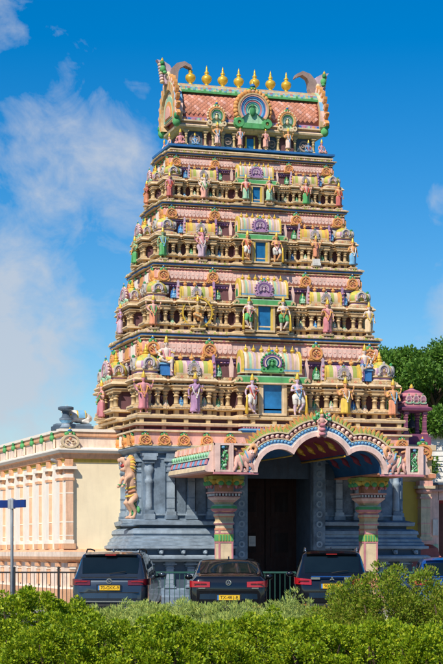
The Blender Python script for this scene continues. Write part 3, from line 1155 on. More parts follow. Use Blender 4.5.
def storey(i):
    k = (ZF[i + 1] - ZF[i]) / 2.55
    kx = HP[i] / 4.0
    zf = ZF[i]
    dp, hp = DP[i], HP[i]
    cw = 1.02 * k * (1.0 if i == 1 else 1.02)
    pc = .20 * k
    rec = -.20 * k
    fr = [(cw, pc), (1.72 * kx, rec), (2.9 * kx, .03), (3.25 * kx, rec), (hp, 0)]
    kw = hp - 3.25 * kx
    sc_ = {1: 1.0, 2: .74, 3: .58, 4: .36}[i]
    pside = .30 * k
    sd = [(sc_, pside), (dp - kw, rec), (dp, 0)]
    fp = steps_poly(fr, sd, hp, dp)
    m = MB()
    Z = lambda t: zf + t * k
    # plinth of the storey
    m.mould(fp, [(.04 * k, Z(0)), (.08 * k, Z(.01)), (.08 * k, Z(.05)), (.0, Z(.06))], ['cream', 'cream_light', 'cream'])
    m.mould(fp, [(-.07 * k, Z(.06)), (-.07 * k, Z(.18))], 'dark_wall', False)
    m.mould(fp, [(-.02, Z(.18)), (.06 * k, Z(.195)), (.10 * k, Z(.21)), (.10 * k, Z(.255)), (.02, Z(.28))], ['cream', 'cream', 'cream_light', 'cream'])
    # dark recessed walls
    rd = .40 * k
    m.box((0, 0, Z(.62)), (2 * (hp - rd), 2 * (dp - rd), 1.1 * k), 'dark_wall')
    m.box((0, 0, Z(.62)), (2 * (cw - .10 * k), 2 * (dp + pc - .22 * k), 1.098 * k), 'dark_wall')
    m.box((0, 0, Z(.62)), (2 * (hp + pside - .24 * k), 2 * (sc_ - .10 * k), 1.096 * k), 'dark_wall')
    # eave
    m.mould(fp, [(-.10 * k, Z(.81)), (.0, Z(.815)), (.01, Z(.87)), (.045 * k, Z(.88)), (.045 * k, Z(.915)), (-.03 * k, Z(.92))], ['cream', 'cream', 'cream', 'cream_light', 'cream'])
    m.mould(fp, [(-.06 * k, Z(.92)), (-.06 * k, Z(.955))], 'dark_wall', False)
    m.mould(fp, [(-.06 * k, Z(.955)), (.03 * k, Z(.965)), (.10 * k, Z(.985)), (.135 * k, Z(1.02)), (.12 * k, Z(1.06)), (.06 * k, Z(1.10)), (.06 * k, Z(1.13)), (.0, Z(1.14)), (.0, Z(1.18))],
            ['cream', 'cream', 'cream', 'cream_light', 'cream_light', 'cream', 'cream_light', 'cream'])
    # attic wall behind the little roofs
    hb, db = HB[i], DB[i]
    m.mould(rect(hb - .10 * k, db - .10 * k), [(0, Z(1.10)), (0, Z(1.62)), (.02, Z(1.62)), (.02, Z(1.70)), (.06, Z(1.72)), (.06, Z(1.78))],
            ['dark_wall', 'cream', 'purple', 'purple', 'lilac'])
    so = m.build('storey', tower)
    # pink band and the blue ledge above
    b = MB()
    pr = rect(hb, db)
    b.mould(pr, [(-.06, Z(1.78)), (.02, Z(1.79)), (.02, Z(1.83)), (-.03, Z(1.85))], ['cream', 'cream_light', 'cream'])
    b.mould(pr, [(-.03, Z(1.84)), (.02, Z(1.93)), (.02, Z(2.17)), (-.03, Z(2.26))], 'pink', False)
    b.mould(pr, [(-.04, Z(2.26)), (.03, Z(2.27)), (.03, Z(2.30)), (-.02, Z(2.32))], ['pink_light', 'cream_light', 'cream'])
    b.build('pink_band', so)
    lg = MB()
    lf = steps_poly([(1.02 * k, .10 * k), (hb, 0)], [(db * .45, .06), (db, 0)], hb, db)
    lg.mould(lf, [(-.06, Z(2.32)), (-.06, Z(2.345))], 'dark_wall', False)
    lg.mould(lf, [(-.02, Z(2.345)), (.07, Z(2.36)), (.08, Z(2.385)), (.085, Z(2.425)), (.05, Z(2.44))], ['cream', 'cream', 'blue', 'sky_blue'])
    lg.mould(lf, [(.04, Z(2.44)), (.12, Z(2.455)), (.13, Z(2.50)), (.04, Z(2.55))], ['cream', 'cream_light', 'cream'])
    lg.build('blue_ledge', so)
    # scallops on the pink band
    sp = 2 * hb - .1
    key = round(sp, 2)
    o = inst(scallop_row(sp, .26 * k, int(sp / (.155 * k)), 'pink_light'), 'scallop_trim', so, (0, -db - .021, Z(1.91)))
    o['kind'] = 'stuff'
    # medallions of the band
    rs = .42 * k if i < 3 else .46 * k
    for s in (-1, 1):
        for x_ in (.925 * hb, .455 * hb):
            inst(ME_ROSETTE, 'medallion', so, (s * x_, -db - .035, Z(1.80)), 0, (rs, .42 * k, .40 * k))
    for face in 'LR':
        npan = 5
        for q in range(npan):
            s = -db + 2 * db * (q + .5) / npan
            pm = MB()
            pm.box((0, 0, .20 * k), (2 * db / npan * .62, .05, .34 * k), 'orange' if q % 2 == 0 else 'hall_white')
            pm.ball((0, -.03, .42 * k), (.06 * k + .02, .04, .07 * k), 'green', 7, 4)
            x, y, rz = fpos(face, s, hb + .005)
            pm.build('band_panel', so, (x, y, Z(1.84)), rz)
            if q in (0, 4):
                x, y, rz = fpos(face, (-1 if q == 0 else 1) * (db - .2 * k), hb + .03)
                inst(ME_ROSETTE, 'medallion', so, (x, y, Z(1.80)), rz, (.36 * k, .42 * k, .40 * k))
    # pilasters
    ph = .54 * k
    pw = .92 * k

    def pil(face, s, d, w=1.0):
        x, y, rz = fpos(face, s, d)
        inst(ME_PIL, 'pilaster', so, (x, y, Z(.275)), rz, (pw * w, pw * w, ph))
        inst(ME_BLK, 'block', so, (x, y, Z(.12)), rz, (1.1 * k, 1.0 * k, 1.08 * k))
    for s in (-1, 1):
        for x_, off in ((3.36, -.08), (3.88, -.08), (1.82, -.06), (2.10, -.06), (2.52, -.06), (2.80, -.06), (3.62, -.10), (2.31, -.12)):
            pil('F', s * x_ * kx, dp + off * k)
        for x_ in (1.18, 1.38, 1.60, 3.08):
            pil('F', s * max(x_ * kx, cw + .1 * k if x_ < 1.2 else 0), dp + rec - .07 * k, .95)
        pil('F', s * .48 * k * (1 if i == 1 else .92), dp + pc - .07 * k, .9)
        pil('F', s * (cw - .09 * k), dp + pc - .07 * k)
    for face in 'LR':
        for s in (-1, 1):
            pil(face, s * (dp - .10 * k), hp - .08 * k)
            if kw > .3:
                pil(face, s * (dp - kw + .10 * k), hp - .08 * k)
            pil(face, s * (sc_ - .09 * k), hp + pside - .07 * k)
            pil(face, s * (sc_ * .45), hp + pside - .07 * k)
            if i < 4:
                pil(face, s * (sc_ + (dp - kw - sc_) * .5), hp + rec - .07 * k, .85)
    # carved scrolls on the dark walls
    for s in (-1, 1):
        for x_, w_ in ((2.31, .42), (1.47, .3), (3.62, .45), (3.08, .25), (1.96, .22), (2.66, .22)):
            cm = MB()
            carved(cm, 0, 0, 0, w_ * kx, .5 * k, 'horn_grey' if i > 2 else 'lilac')
            cm.build('scroll_relief', so, (s * x_ * kx, -(dp - rd) - .005, Z(.56)))
    # fine dentils under the eave, the band and the ledge
    dt = MB()
    for zz, hx_, dd, st_, cols_ in ((Z(.938), hp - .1, dp - .03 * k, .13 * k, ('cream_light', 'cream')), (Z(1.665), hb - .02, db - .05 * k, .10 * k, ('lilac', 'purple', 'pink')),
                                    (Z(1.81), hb + .03, db + .03, .12 * k, ('cream_light', 'salmon')), (Z(2.286), hb + .03, db + .035, .12 * k, ('cream', 'cream_light', 'rose'))):
        for face, span, d_ in (('F', hx_, dd), ('L', dd, hx_), ('R', dd, hx_)):
            nq = max(3, int(2 * span / st_))
            for q in range(nq):
                s_ = -span + 2 * span * (q + .5) / nq
                x, y, rz = fpos(face, s_, d_)
                w_ = st_ * .55
                dt.box((x, y, zz), (w_ if face == 'F' else .035, .035 if face == 'F' else w_, .032 * k), cols_[q % len(cols_)])
    dto = dt.build('dentil_trim', so)
    dto['kind'] = 'stuff'
    # little leaf crests along the eave and the ledge edges
    ax_ = MB()

    def leafrow(segs, dist, z, wst, hgt, cols_, faces='FLR'):
        for a_, b_, d_, face in segs:
            n_ = max(1, int((b_ - a_) / wst))
            for q in range(n_):
                s_ = a_ + (b_ - a_) * (q + .5) / n_
                x, y, rz = fpos(face, s_, d_ + dist)
                w_ = wst * .40
                h_ = hgt * (.85 + .3 * ((q * 7) % 5) / 5)
                c_, sn = math.cos(rz), math.sin(rz)
                out = [(-w_, 0), (w_, 0), (w_ * 1.05, h_ * .5), (0, h_), (-w_ * 1.05, h_ * .5)]
                vs = [(x + p[0] * c_ - t_ * sn, y + p[0] * sn + t_ * c_, z + p[1]) for t_ in (-.018, .018) for p in out]
                ax_.add(vs, [(0, 1, 2, 3, 4), (9, 8, 7, 6, 5)] + [(j, 5 + j, 5 + (j + 1) % 5, (j + 1) % 5) for j in range(5)], cols_[q % len(cols_)])
    segs = []
    pv = 0
    for e_, p_ in fr:
        if e_ > cw + .01:
            segs += [(pv, e_, dp + p_, 'F'), (-e_, -pv, dp + p_, 'F')]
        pv = e_
    pv = 0
    for e_, p_ in sd:
        for f_ in 'LR':
            segs += [(pv, e_, hp + p_, f_), (-e_, -pv, hp + p_, f_)]
        pv = e_
    leafrow(segs, .07 * k, Z(1.095), .085 * k, .085 * k, ('cream_light', 'cream', 'salmon', 'cream'))
    leafrow(segs, .105 * k, Z(.25), .075 * k, .05 * k, ('cream_light', 'cream'))
    leafrow([(-hb, -1.1 * k, db, 'F'), (1.1 * k, hb, db, 'F'), (-db, db, hb, 'L'), (-db, db, hb, 'R')], .115, Z(2.47), .09 * k, .075 * k, ('cream', 'pink_light', 'cream_light', 'lime'))
    axo = ax_.build('leaf_crests', so)
    axo['kind'] = 'stuff'
    # crouching figures between the pilasters
    for s in (-1, 1):
        for q, x_ in enumerate((1.49, 1.96, 2.66, 3.08)):
            x__ = s * x_ * kx
            inst(ME_NICHE[('pale', 'green', 'pale', 'blue')[(q + i) % 4]], 'niche_figure', so, (x__, -(dp + (rec if q in (0, 3) else -.02) - .02 * k), Z(.275)), R((q * 37 + i * 11) % 20 - 10), (.20 * k, .26 * k, .30 * k))
    # corner domes
    dw_ = kw * .96
    for a in (-1, 1):
        for c in (-1, 1):
            dm = ME_DOME_A if (i % 2) else ME_DOME_B
            inst(dm, 'dome_roof', so, (a * (hp - kw / 2), c * (dp - kw / 2), Z(1.175)), 0, (dw_, dw_, .76 * k))
    # side barrels, niche figures, upright plates
    L = 1.12 * kx
    bm_ = barrel_mesh(L, .46 * k, .40 * k, [['yellow', 'lime', 'pink_light', 'lilac', 'lilac_light', 'lilac', 'pink_light', 'lime', 'yellow'], ['yellow', 'cream_light', 'lime', 'pink_light', 'lilac', 'pink_light', 'lime', 'cream_light', 'orange'], ['orange', 'yellow', 'cream', 'lilac_light', 'pink', 'lilac_light', 'cream', 'yellow', 'orange'], ['cream', 'lime', 'cream_light', 'pink_light', 'lilac', 'pink_light', 'cream_light', 'lime', 'cream']][i - 1], 'yellow', 'pink_light', 'cream_light', 9)
    me_b = mesh_of(bm_, 'barrel_roof')
    for s in (-1, 1):
        cx = s * 2.31 * kx
        inst(me_b, 'barrel_roof', so, (cx, -(dp - .16 * k), Z(1.175)))
        inst(ME_KUDU_SILVER, 'medallion', so, (cx, -(dp + .06 * k), Z(1.19)), 0, (.40 * k, .40 * k, .40 * k))
        for q in (-1, 0, 1):
            inst(ME_FIN_ORANGE, 'finial', so, (cx + q * L * .30, -(dp - .17 * k), Z(1.62)), 0, (.30 * k, .30 * k, .24 * k))
        for q in (-1, 1):
            pm = MB()
            pm.prism([(-.06 * k, 0), (.06 * k, 0), (.07 * k, .3 * k), (.03 * k, .52 * k), (.05 * k, .58 * k), (0, .66 * k), (-.05 * k, .58 * k), (-.03 * k, .52 * k), (-.07 * k, .3 * k)], -.03 * k, .03 * k, 'lilac_light' if q < 0 else 'lilac')
            for zz in (.12, .26, .40):
                pm.ball((0, -.035 * k, zz * k), .04 * k, 'rose', 6, 4)
            pm.build('end_plate', so, (cx + q * (L / 2 + .06 * kx), -(dp - .02 * k), Z(1.175)))
        # niche figure between barrel and centre, and between barrel and dome
        inst(ME_NICHE['green' if s > 0 or i != 3 else 'pale'], 'niche_figure', so, (s * 1.52 * kx, -(dp - .12 * k), Z(1.175)), 0, (.32 * k, .34 * k, .40 * k))
        if i > 1:
            inst(ME_NICHE['blue'], 'niche_figure', so, (s * 3.05 * kx, -(dp - .12 * k), Z(1.175)), 0, (.32 * k, .34 * k, .40 * k))
        pm = MB()
        pm.prism([(-.05 * k, 0), (.05 * k, 0), (.07 * k, .3 * k), (.0, .62 * k), (-.07 * k, .3 * k)], -.03 * k, .03 * k, 'pink_light')
        pm.build('end_plate', so, (s * (cw + .14 * k), -(dp + .02 * k), Z(1.175)))
    # central barrel over the window
    Lc = 1.78 * k
    cb_ = barrel_mesh(Lc, .62 * k, .50 * k, ['cream_light', 'hall_pale', 'cream', 'mint', 'cream_light', 'lilac_light', 'cream', 'pink_light'], 'yellow', 'pink_light', 'sky_blue', 26)
    co = mesh_of(cb_, 'barrel_roof')
    dc = dp + pc
    inst(co, 'barrel_roof', so, (0, -(dc - .18 * k), Z(1.30)))
    am = MB()
    am.box((0, -(dc - .22 * k), Z(1.235)), (Lc * .94, .36 * k, .13 * k), 'dark_wall')
    for q in range(5):
        am.box((-Lc * .42 + q * Lc * .21, -(dc - .04 * k), Z(1.235)), (.07 * k, .05 * k, .128 * k), 'cream')
    am.box((0, -(dc - .18 * k), Z(1.30)), (Lc * 1.06, .52 * k, .03 * k), 'cream_light')
    am.build('barrel_base', so)
    inst(ME_KUDU_GREEN if i == 1 else ME_KUDU_PURPLE, 'medallion', so, (0, -(dc + .07 * k), Z(1.315)), 0, (.72 * k, .45 * k, .60 * k))
    for q in range(7):
        inst(ME_FIN_GOLD, 'finial', so, ((q - 3) * Lc * .135, -(dc - .18 * k), Z(1.90)), 0, (.30 * k, .30 * k, .25 * k))
    # green eave over the window
    ge = MB()
    gp = [(-(cw + .12 * k), Z(1.00)), ((cw + .12 * k), Z(1.00)), ((cw + .02 * k), Z(1.165)), (-(cw + .02 * k), Z(1.165))]
    ge.prism(gp, -(dc + .22 * k), -(dc + .10 * k), 'green')
    ge.box((0, -(dc + .16 * k), Z(.985)), (2 * cw + .26 * k, .17 * k, .04 * k), 'cream_light')
    ge.box((0, -(dc + .15 * k), Z(1.18)), (2 * cw + .06 * k, .14 * k, .035 * k), 'mint')
    for s in (-1, 1):
        ge.arc(s * cw * .55, Z(1.07), .03 * k, .09 * k, -30, 210, -(dc + .26 * k), -(dc + .2 * k), 'cream', 10)
        ge.arc(s * (cw + .02), Z(1.07), .03 * k, .09 * k, -30, 210, -(dc + .26 * k), -(dc + .2 * k), 'cream', 10)
    ge.build('green_eave', so)
    # window
    ww, wh = WIN[i]
    wz = zf + (.12 if i == 1 else .10 * k)
    wm = MB()
    fr_ = .055 * k + .01
    yw = -(dc + .115 * k)
    for s in (-1, 1):
        wm.box((s * (ww + fr_ / 2), yw, wz + wh / 2), (fr_, .10, wh + .002), 'yellow' if i > 1 else 'cream_light')
        wm.box((s * (ww + fr_ * 1.6), yw - .01, wz + wh / 2), (fr_ * 1.1, .10, wh + fr_), 'cream')
    wm.box((0, yw, wz + wh + fr_ / 2), (2 * ww + 2 * fr_, .10, fr_), 'cream_light')
    wm.box((0, yw, wz - fr_ / 2), (2 * ww + 4 * fr_, .14, fr_), 'cream_light')
    wm.build('window_frame', so)
    pn = MB()
    pn.box((0, yw + .03, wz + wh / 2), (2 * ww, .03, wh), 'window_blue')
    pn.build('window_pane', so)
    rv_ = MB()
    rv_.box((0, yw + .12, wz + wh / 2), (2 * ww + 2 * fr_, .14, wh + fr_), 'brown')
    rv_.build('window_reveal', so)
    # side bay: arched medallion and barrel end
    for face in 'LR':
        x, y, rz = fpos(face, 0, hp + pside - .02 * k)
        wsc = min(.9 * k, sc_ * 1.15)
        inst(ME_KUDU_ROSE, 'medallion', so, (x, y, Z(1.18)), rz, (wsc, .5 * k, .66 * k))
        x, y, rz = fpos(face, 0, hp + pside - .30 * k)
        wd_ = min(.62 * k, sc_ * 1.2)
        inst(ME_DOME_B if i % 2 else ME_DOME_A, 'dome_roof', so, (x, y, Z(1.175)), rz, (wd_, wd_, .74 * k))
    return so, k, kx, cw, dc, pside, sc_


ST = {i: storey(i) for i in (1, 2, 3, 4)}

# ---- neck storey and crowning barrel roof
tm = MB()
tm.mould(rect(2.48, .86), [(.0, 13.60), (.10, 13.62), (.10, 13.66), (.0, 13.67)], ['cream', 'cream_light', 'cream'])
tm.mould(rect(2.48, .86), [(-.06, 13.67), (-.06, 13.70)], 'dark_wall', False)
tm.mould(rect(2.48, .86), [(.02, 13.70), (.14, 13.72), (.15, 13.78), (.04, 13.80)], ['blue', 'blue', 'mint'])
tm.box((0, 0, 14.1), (4.2, 1.30, .62), 'dark_wall')
tm.mould(rect(2.20, .74), [(-.05, 14.27), (.03, 14.29), (.05, 14.33), (.12, 14.35), (.14, 14.40), (.08, 14.44), (.02, 14.47), (.02, 14.53)],
         ['cream', 'cream', 'cream', 'cream_light', 'cream_light', 'lilac', 'cream'])
neck = tm.build('neck_storey', tower)
for s in (-1, 1):
    for x_ in (.30, .52, .88, 1.18, 1.42, 2.02):
        inst(ME_PIL, 'pilaster', neck, (s * x_, -.72, 13.80), 0, (.48, .48, .48))
    for x_, w_ in ((.70, .3), (1.74, .44)):
        cm = MB()
        cm.box((0, .01, 0), (w_ * 1.1, .04, .44), 'slate_dark')
        carved(cm, 0, -.01, 0, w_, .42, 'horn_grey')
        cm.build('scroll_relief', neck, (s * x_, -.655, 14.04))
nw = MB()
nw.box((0, -.66, 13.98), (.22, .06, .34), 'window_blue')
nw.box((-.13, -.67, 14.0), (.04, .08, .40), 'yellow')
nw.box((.13, -.67, 14.0), (.04, .08, .40), 'yellow')
nw.build('window_pane', neck)

roof = MB()
RN = 22
RC, RH = 14.86, .85


def roof_prof(g=1.0, n=RN):
    out = []
    for i in range(n + 1):
        t = R(-14 + 208 * i / n)
        y = -math.cos(t) * .80 * g
        z = RC + math.sin(t) * RH * g
        out.append((y, z))
    return out


rp = roof_prof()
RL = 2.18
loops = [[(x, y, z) for y, z in [(-.74, 14.53)] + rp + [(.74, 14.53)]] for x in (-RL, RL)]
roof.rings([loops[0], loops[1]], 'tile_line', True, True)
roof.box((0, -.78, 14.60), (2 * RL, .08, .11), 'lilac')
roof.box((0, -.80, 14.545), (2 * RL + .04, .12, .04), 'cream_light')
for i in range(30):
    roof.box((-RL + .08 + i * .146, -.825, 14.60), (.07, .03, .06), ('orange', 'blue', 'rose', 'mint')[i % 4])
for s in (-1, 1):
    for zz, yy, mt, h in ((15.46, .66, 'green', .06), (15.52, .62, 'mint', .07), (15.585, .57, 'sky_blue', .06), (15.645, .50, 'cream_light', .07)):
        roof.box((0, s * yy, zz), (2 * RL, .10, h), mt)
    for q in range(26):
        roof.box((-RL + .1 + q * .163, s * .655, 15.53), (.07, .05, .05), ('cream_light', 'green', 'sky_blue')[q % 3])
        roof.box((-RL + .1 + q * .163, s * .61, 15.59), (.09, .05, .05), ('cream', 'rose', 'mint', 'pink')[q % 4])
roof_o = roof.build('barrel_roof', tower)
# diamond tiles over the front and back of the barrel
tl = MB()
per = .142
for side in (-1, 1):
    rows = 10
    for r_ in range(rows):
        a = -4 + 42 * r_ / rows
        for c_ in range(int(2 * RL / per)):
            x = -RL + per * (c_ + .5 + (.5 if r_ % 2 else 0))
            if x > RL - .06:
                continue
            pts = []
            for du, dv, lift in ((0, -1.15, .018), (.52, 0, .010), (0, 1.15, .006), (-.52, 0, .010)):
                t = R(a + dv * 4.0)
                rr = 1.0
                y = -math.cos(t) * (.80 + lift)
                z = RC + math.sin(t) * (RH + lift)
                pts.append((x + du * per * .95, side * -y if side > 0 else y, z))
            t = R(a - 1)
            cy, cz_ = -math.cos(t) * .820, RC + math.sin(t) * (RH + .020)
            pts.append((x, side * -cy if side > 0 else cy, cz_))
            tl.add(pts, [(0, 1, 4), (1, 2, 4), (2, 3, 4), (3, 0, 4)], 'tile' if (r_ + c_) % 5 else 'pink')
tlo = tl.build('roof_tiles', roof_o)
tlo['kind'] = 'stuff'
# ridge with painted blocks
rg = MB()
rg.box((0, 0, 15.70), (2 * RL + .06, .84, .10), 'cream')
rg.box((0, 0, 15.77), (2 * RL + .02, .40, .06), 'cream_light')
for i in range(20):
    rg.box((-RL + .12 + i * .214, -.422, 15.70), (.10, .012, .06), ('pink', 'sky_blue', 'mint', 'rose')[i % 4])
rg.build('ridge', roof_o)
for i in range(7):
    o = inst(ME_FIN_GOLD, 'finial', roof_o, (-1.68 + i * .512, 0, 15.80), 0, (.66, .66, .66))
    b_ = MB()
    b_.lathe((0, 0, 0), [(.10, 0), (.12, .03), (.08, .05)], 'sky_blue', 10)
    b_.build('finial_foot', roof_o, (-1.68 + i * .512, 0, 15.795))
# gable ends
for s in (-1, 1):
    gm = MB()
    og = [(-.80, 14.50)] + [(y * 1.16, RC + (z - RC) * 1.18) for y, z in rp] + [(.80, 14.50)]
    ig = [(-.60, 14.50)] + [(y * .88, RC + (z - RC) * .88) for y, z in rp] + [(.60, 14.50)]
    ng = len(og)
    cols = ['cream', 'pink_light', 'sky_blue', 'cream_light', 'mint', 'lilac']
    x0, x1 = s * RL, s * (RL + .25)
    # outer rim, painted in blocks
    vs = [(x0, y, z) for y, z in og] + [(x1, y, z) for y, z in og] + [(x0, y, z) for y, z in ig] + [(x1, y, z) for y, z in ig]
    fs, ms = [], []
    for j in range(ng - 1):
        fs.append((j, j + 1, ng + j + 1, ng + j)); ms.append(cols[(j // 2) % 6])
        fs.append((ng + j, ng + j + 1, 3 * ng + j + 1, 3 * ng + j)); ms.append('orange' if j % 2 else 'cream')
        fs.append((j, 2 * ng + j, 2 * ng + j + 1, j + 1)); ms.append('cream')
        fs.append((2 * ng + j, 3 * ng + j, 3 * ng + j + 1, 2 * ng + j + 1)); ms.append('cream')
    gm.add(vs, fs, ms)
    gm.prism([(y * .90, RC + (z - RC) * .90) for y, z in rp], s * (RL + .05), s * (RL + .12), 'purple', 'x')
    for q, (g, mt) in enumerate(((.86, 'cream_light'), (.68, 'mint'), (.5, 'orange'), (.34, 'pink'))):
        gm.prism([(y * g, 14.84 + (z - RC) * g) for y, z in rp], s * (RL + .10), s * (RL + .17 + .02 * q), mt, 'x')
    gm.build('gable', roof_o)
    # flame petals round the gable
    pm = MB()
    pm.prism([(-.095, -.06), (.095, -.06), (.10, .05), (.06, .13), (0, .19), (-.06, .13), (-.10, .05)], -.05, .05, 'orange', 'x')
    pm.prism([(-.055, -.04), (.055, -.04), (.055, .04), (0, .12), (-.055, .04)], -.07, .07, 'pink_light', 'x')
    me_p = mesh_of(pm, 'gable_petal')
    for q in range(15):
        t = R(-8 + 196 * q / 14)
        y, z = -math.cos(t) * .95, RC + math.sin(t) * 1.03
        o = inst(me_p, 'gable_petal', roof_o, (s * (RL + .17), y, z))
        o.rotation_euler = (math.atan2(z - RC, y) - math.pi / 2, 0, 0)
    # green scroll feet
    for c in (-1, 1):
        gf = MB()
        gf.ball((s * (RL + .17), c * .84, 14.48), (.13, .14, .15), 'green', 8, 5)
        gf.ball((s * (RL + .20), c * .95, 14.64), (.09, .09, .10), 'leaf_green', 8, 5)
        gf.build('gable_foot', roof_o)
    # curling horn above the gable
    hn = MB()
    pts = [(.10, 15.75), (.02, 16.0), (-.02, 16.2), (-.14, 16.36), (-.34, 16.44), (-.52, 16.36), (-.56, 16.28)]
    sgn = -s
    path = [(s * (RL + .05) - s * .0 + s * a * 1.0, 0, z) for a, z in pts]
    wid = [.18, .18, .15, .11, .08, .05, .02]
    lp = []
    outl_a, outl_b = [], []
    for (a, z), w, (ta, tz) in zip(pts, wid, ((-.1, 1), (-.2, 1), (-.3, .9), (-.8, .6), (-1, .1), (-.9, -.5), (-.4, -1))):
        L_ = math.hypot(ta, tz)
        nx, nz = tz / L_, -ta / L_
        outl_a.append((s * (RL + .05 + a + nx * w * .8), z + nz * w * .8))
        outl_b.append((s * (RL + .05 + a - nx * w * .8), z - nz * w * .8))
    hn.prism(outl_a + outl_b[::-1], -.13, .13, 'horn_grey')
    hn.prism([(s * (RL + .08), 15.7), (s * (RL + .34), 15.8), (s * (RL + .36), 16.1), (s * (RL + .44), 16.32), (s * (RL + .58), 16.50), (s * (RL + .36), 16.46), (s * (RL + .18), 16.36), (s * (RL + .08), 16.2)], -.10, .10, 'lilac_light')
    for q in range(7):
        z = 15.85 + q * .085
        hn.ball((s * (RL + .40 + .012 * q), -.02, z), (.07, .13, .055), ('cream_light', 'pink_light', 'lilac_light')[q % 3], 7, 4)
    hn.ball((s * (RL + .22), -.10, 16.02), (.10, .10, .14), 'cream_light', 8, 5)
    hn.build('horn', roof_o)
    hf = MB()
    hf.ball((s * (RL + .40), -.1, 16.22), (.10, .10, .12), 'green', 8, 5)
    hf.ball((s * (RL + .42), -.12, 16.40), (.07, .08, .08), 'leaf_green', 8, 5)
    hf.lathe((s * (RL + .42), -.12, 16.44), [(.06, 0), (.04, .06), (.005, .12)], 'gold', 7)
    hf.ball((s * (RL + .36), -.2, 16.1), (.07, .05, .05), 'green', 7, 4)
    hf.build('horn_figure', roof_o)
# big and small arch medallions on the front of the roof
ME_KUDU_BIG = kudu_mesh(['cream', 'pink', 'blue', 'sky_blue', 'rose', 'teal', 'mint'], 'orange', 'green', 'leaf_green', True, 21)
inst(ME_KUDU_BIG, 'medallion', roof_o, (0, -.88, 14.40), 0, (1.22, .9, 1.22))
for s in (-1, 1):
    gb = MB()
    for q, (dx_, dz_, r_) in enumerate(((.40, .10, .10), (.52, .20, .08), (.46, .30, .07), (.30, .06, .09))):
        gb.ball((s * dx_, -.95, 14.44 + dz_), (r_, .06, r_ * .9), 'green' if q % 2 else 'leaf_green', 8, 4)
    gb.build('medallion_scroll', roof_o)
ME_KUDU_SIDE = kudu_mesh(['orange', 'cream', 'leaf_green', 'slate_light', 'mint'], 'cream_light', 'cream_light', 'cream_light', True, 15)
for s in (-1, 1):
    inst(ME_KUDU_SIDE, 'medallion', roof_o, (s * 1.12, -.84, 14.40), 0, (.62, .7, .66))

# ---- statues on the tower
def on(face, s, d, z):
    x, y, rz = fpos(face, s, d)
    return (x, y + YC, z), rz


def ledge_bracket(so, face, s, d, z0, z1, w, dep):
    x, y, rz = fpos(face, s, d)
    m = MB()
    m.box((0, 0, (z0 + z1) / 2 - .008), (w, dep, z1 - z0 - .016), 'cream')
    m.box((0, 0, z1 - .008), (w * 1.12, dep * 1.1, .016), 'cream_light')
    m.build('statue_bracket', so, (x, y, 0), rz)


ORD = {1: 'lowest', 2: 'second', 3: 'third', 4: 'fourth'}
SPEC = {
    1: dict(guard=('guard', 'lilac_light', 'white', 'pale lilac guardian statue with white cloth and club beside the lowest blue window'),
            inner=[('sari', 'lilac', 'lilac', 'lilac goddess statue standing below a barrel roof on the lowest storey'),
                   ('four', 'skin_orange', 'yellow', 'orange four armed statue in yellow cloth on the lowest storey')],
            corner=[('four', 'skin_rose', 'rose', 'rose pink four armed statue below the lowest corner dome by the hall'),
                    ('four', 'skin_orange', 'salmon', 'salmon red four armed statue below the lowest corner dome by the pavilion')],
            side=('sari', 'skin_pink', 'rose', 'pink statue on the lowest storey of the tower side')),
    2: dict(guard=('guard', 'skin_pale', 'green', 'pale guardian statue in green cloth beside the second blue window'),
            inner=[('dance', 'cream', 'orange', 'dancing four armed statue inside a golden flame ring'),
                   ('sari', 'skin_pink', 'rose', 'pink goddess statue in rose cloth below a barrel roof on the second storey')],
            corner=[('four', 'skin_pink', 'salmon', 'pink four armed statue below the second storey corner dome by the hall'),
                    ('stand', 'skin_pale', 'cream_light', 'pale cream statue below the second storey corner dome by the trees')],
            side=('sari', 'lilac', 'lilac_light', 'lilac statue on the second storey of the tower side')),
    3: dict(guard=('guard', 'skin_orange', 'white', 'orange skinned guardian statue in white cloth beside the third blue window'),
            inner=[('ganesh', 'skin_rose', 'lilac_light', 'rose elephant headed statue below a barrel roof on the third storey'),
                   ('four', 'skin_orange', 'salmon', 'orange four armed statue on a white plinth on the third storey')],
            corner=[('stand', 'skin_green', 'green', 'green statue below the third storey corner dome'),
                    ('stand', 'skin_orange', 'sky_blue', 'orange statue in light blue cloth below the third storey corner dome')],
            side=('four', 'skin_green', 'green', 'green four armed statue on the third storey of the tower side')),
    4: dict(guard=('stand', 'skin_pink', 'mint', 'pink guardian statue in mint cloth beside the topmost small blue window'),
            inner=[('ganesh', 'skin_pale', 'pink', 'pale elephant headed statue in pink cloth on the fourth storey'),
                   ('four', 'skin_pink', 'green', 'pink four armed statue in green cloth on the fourth storey')],
            corner=[('stand', 'skin_rose', 'rose_red', 'rose statue in red cloth below the fourth storey corner dome by the hall side'),
                    ('stand', 'skin_orange', 'rose_red', 'orange statue in red cloth below the fourth storey corner dome')],
            side=('four', 'rose_red', 'salmon', 'red four armed statue on the fourth storey of the tower side')),
}
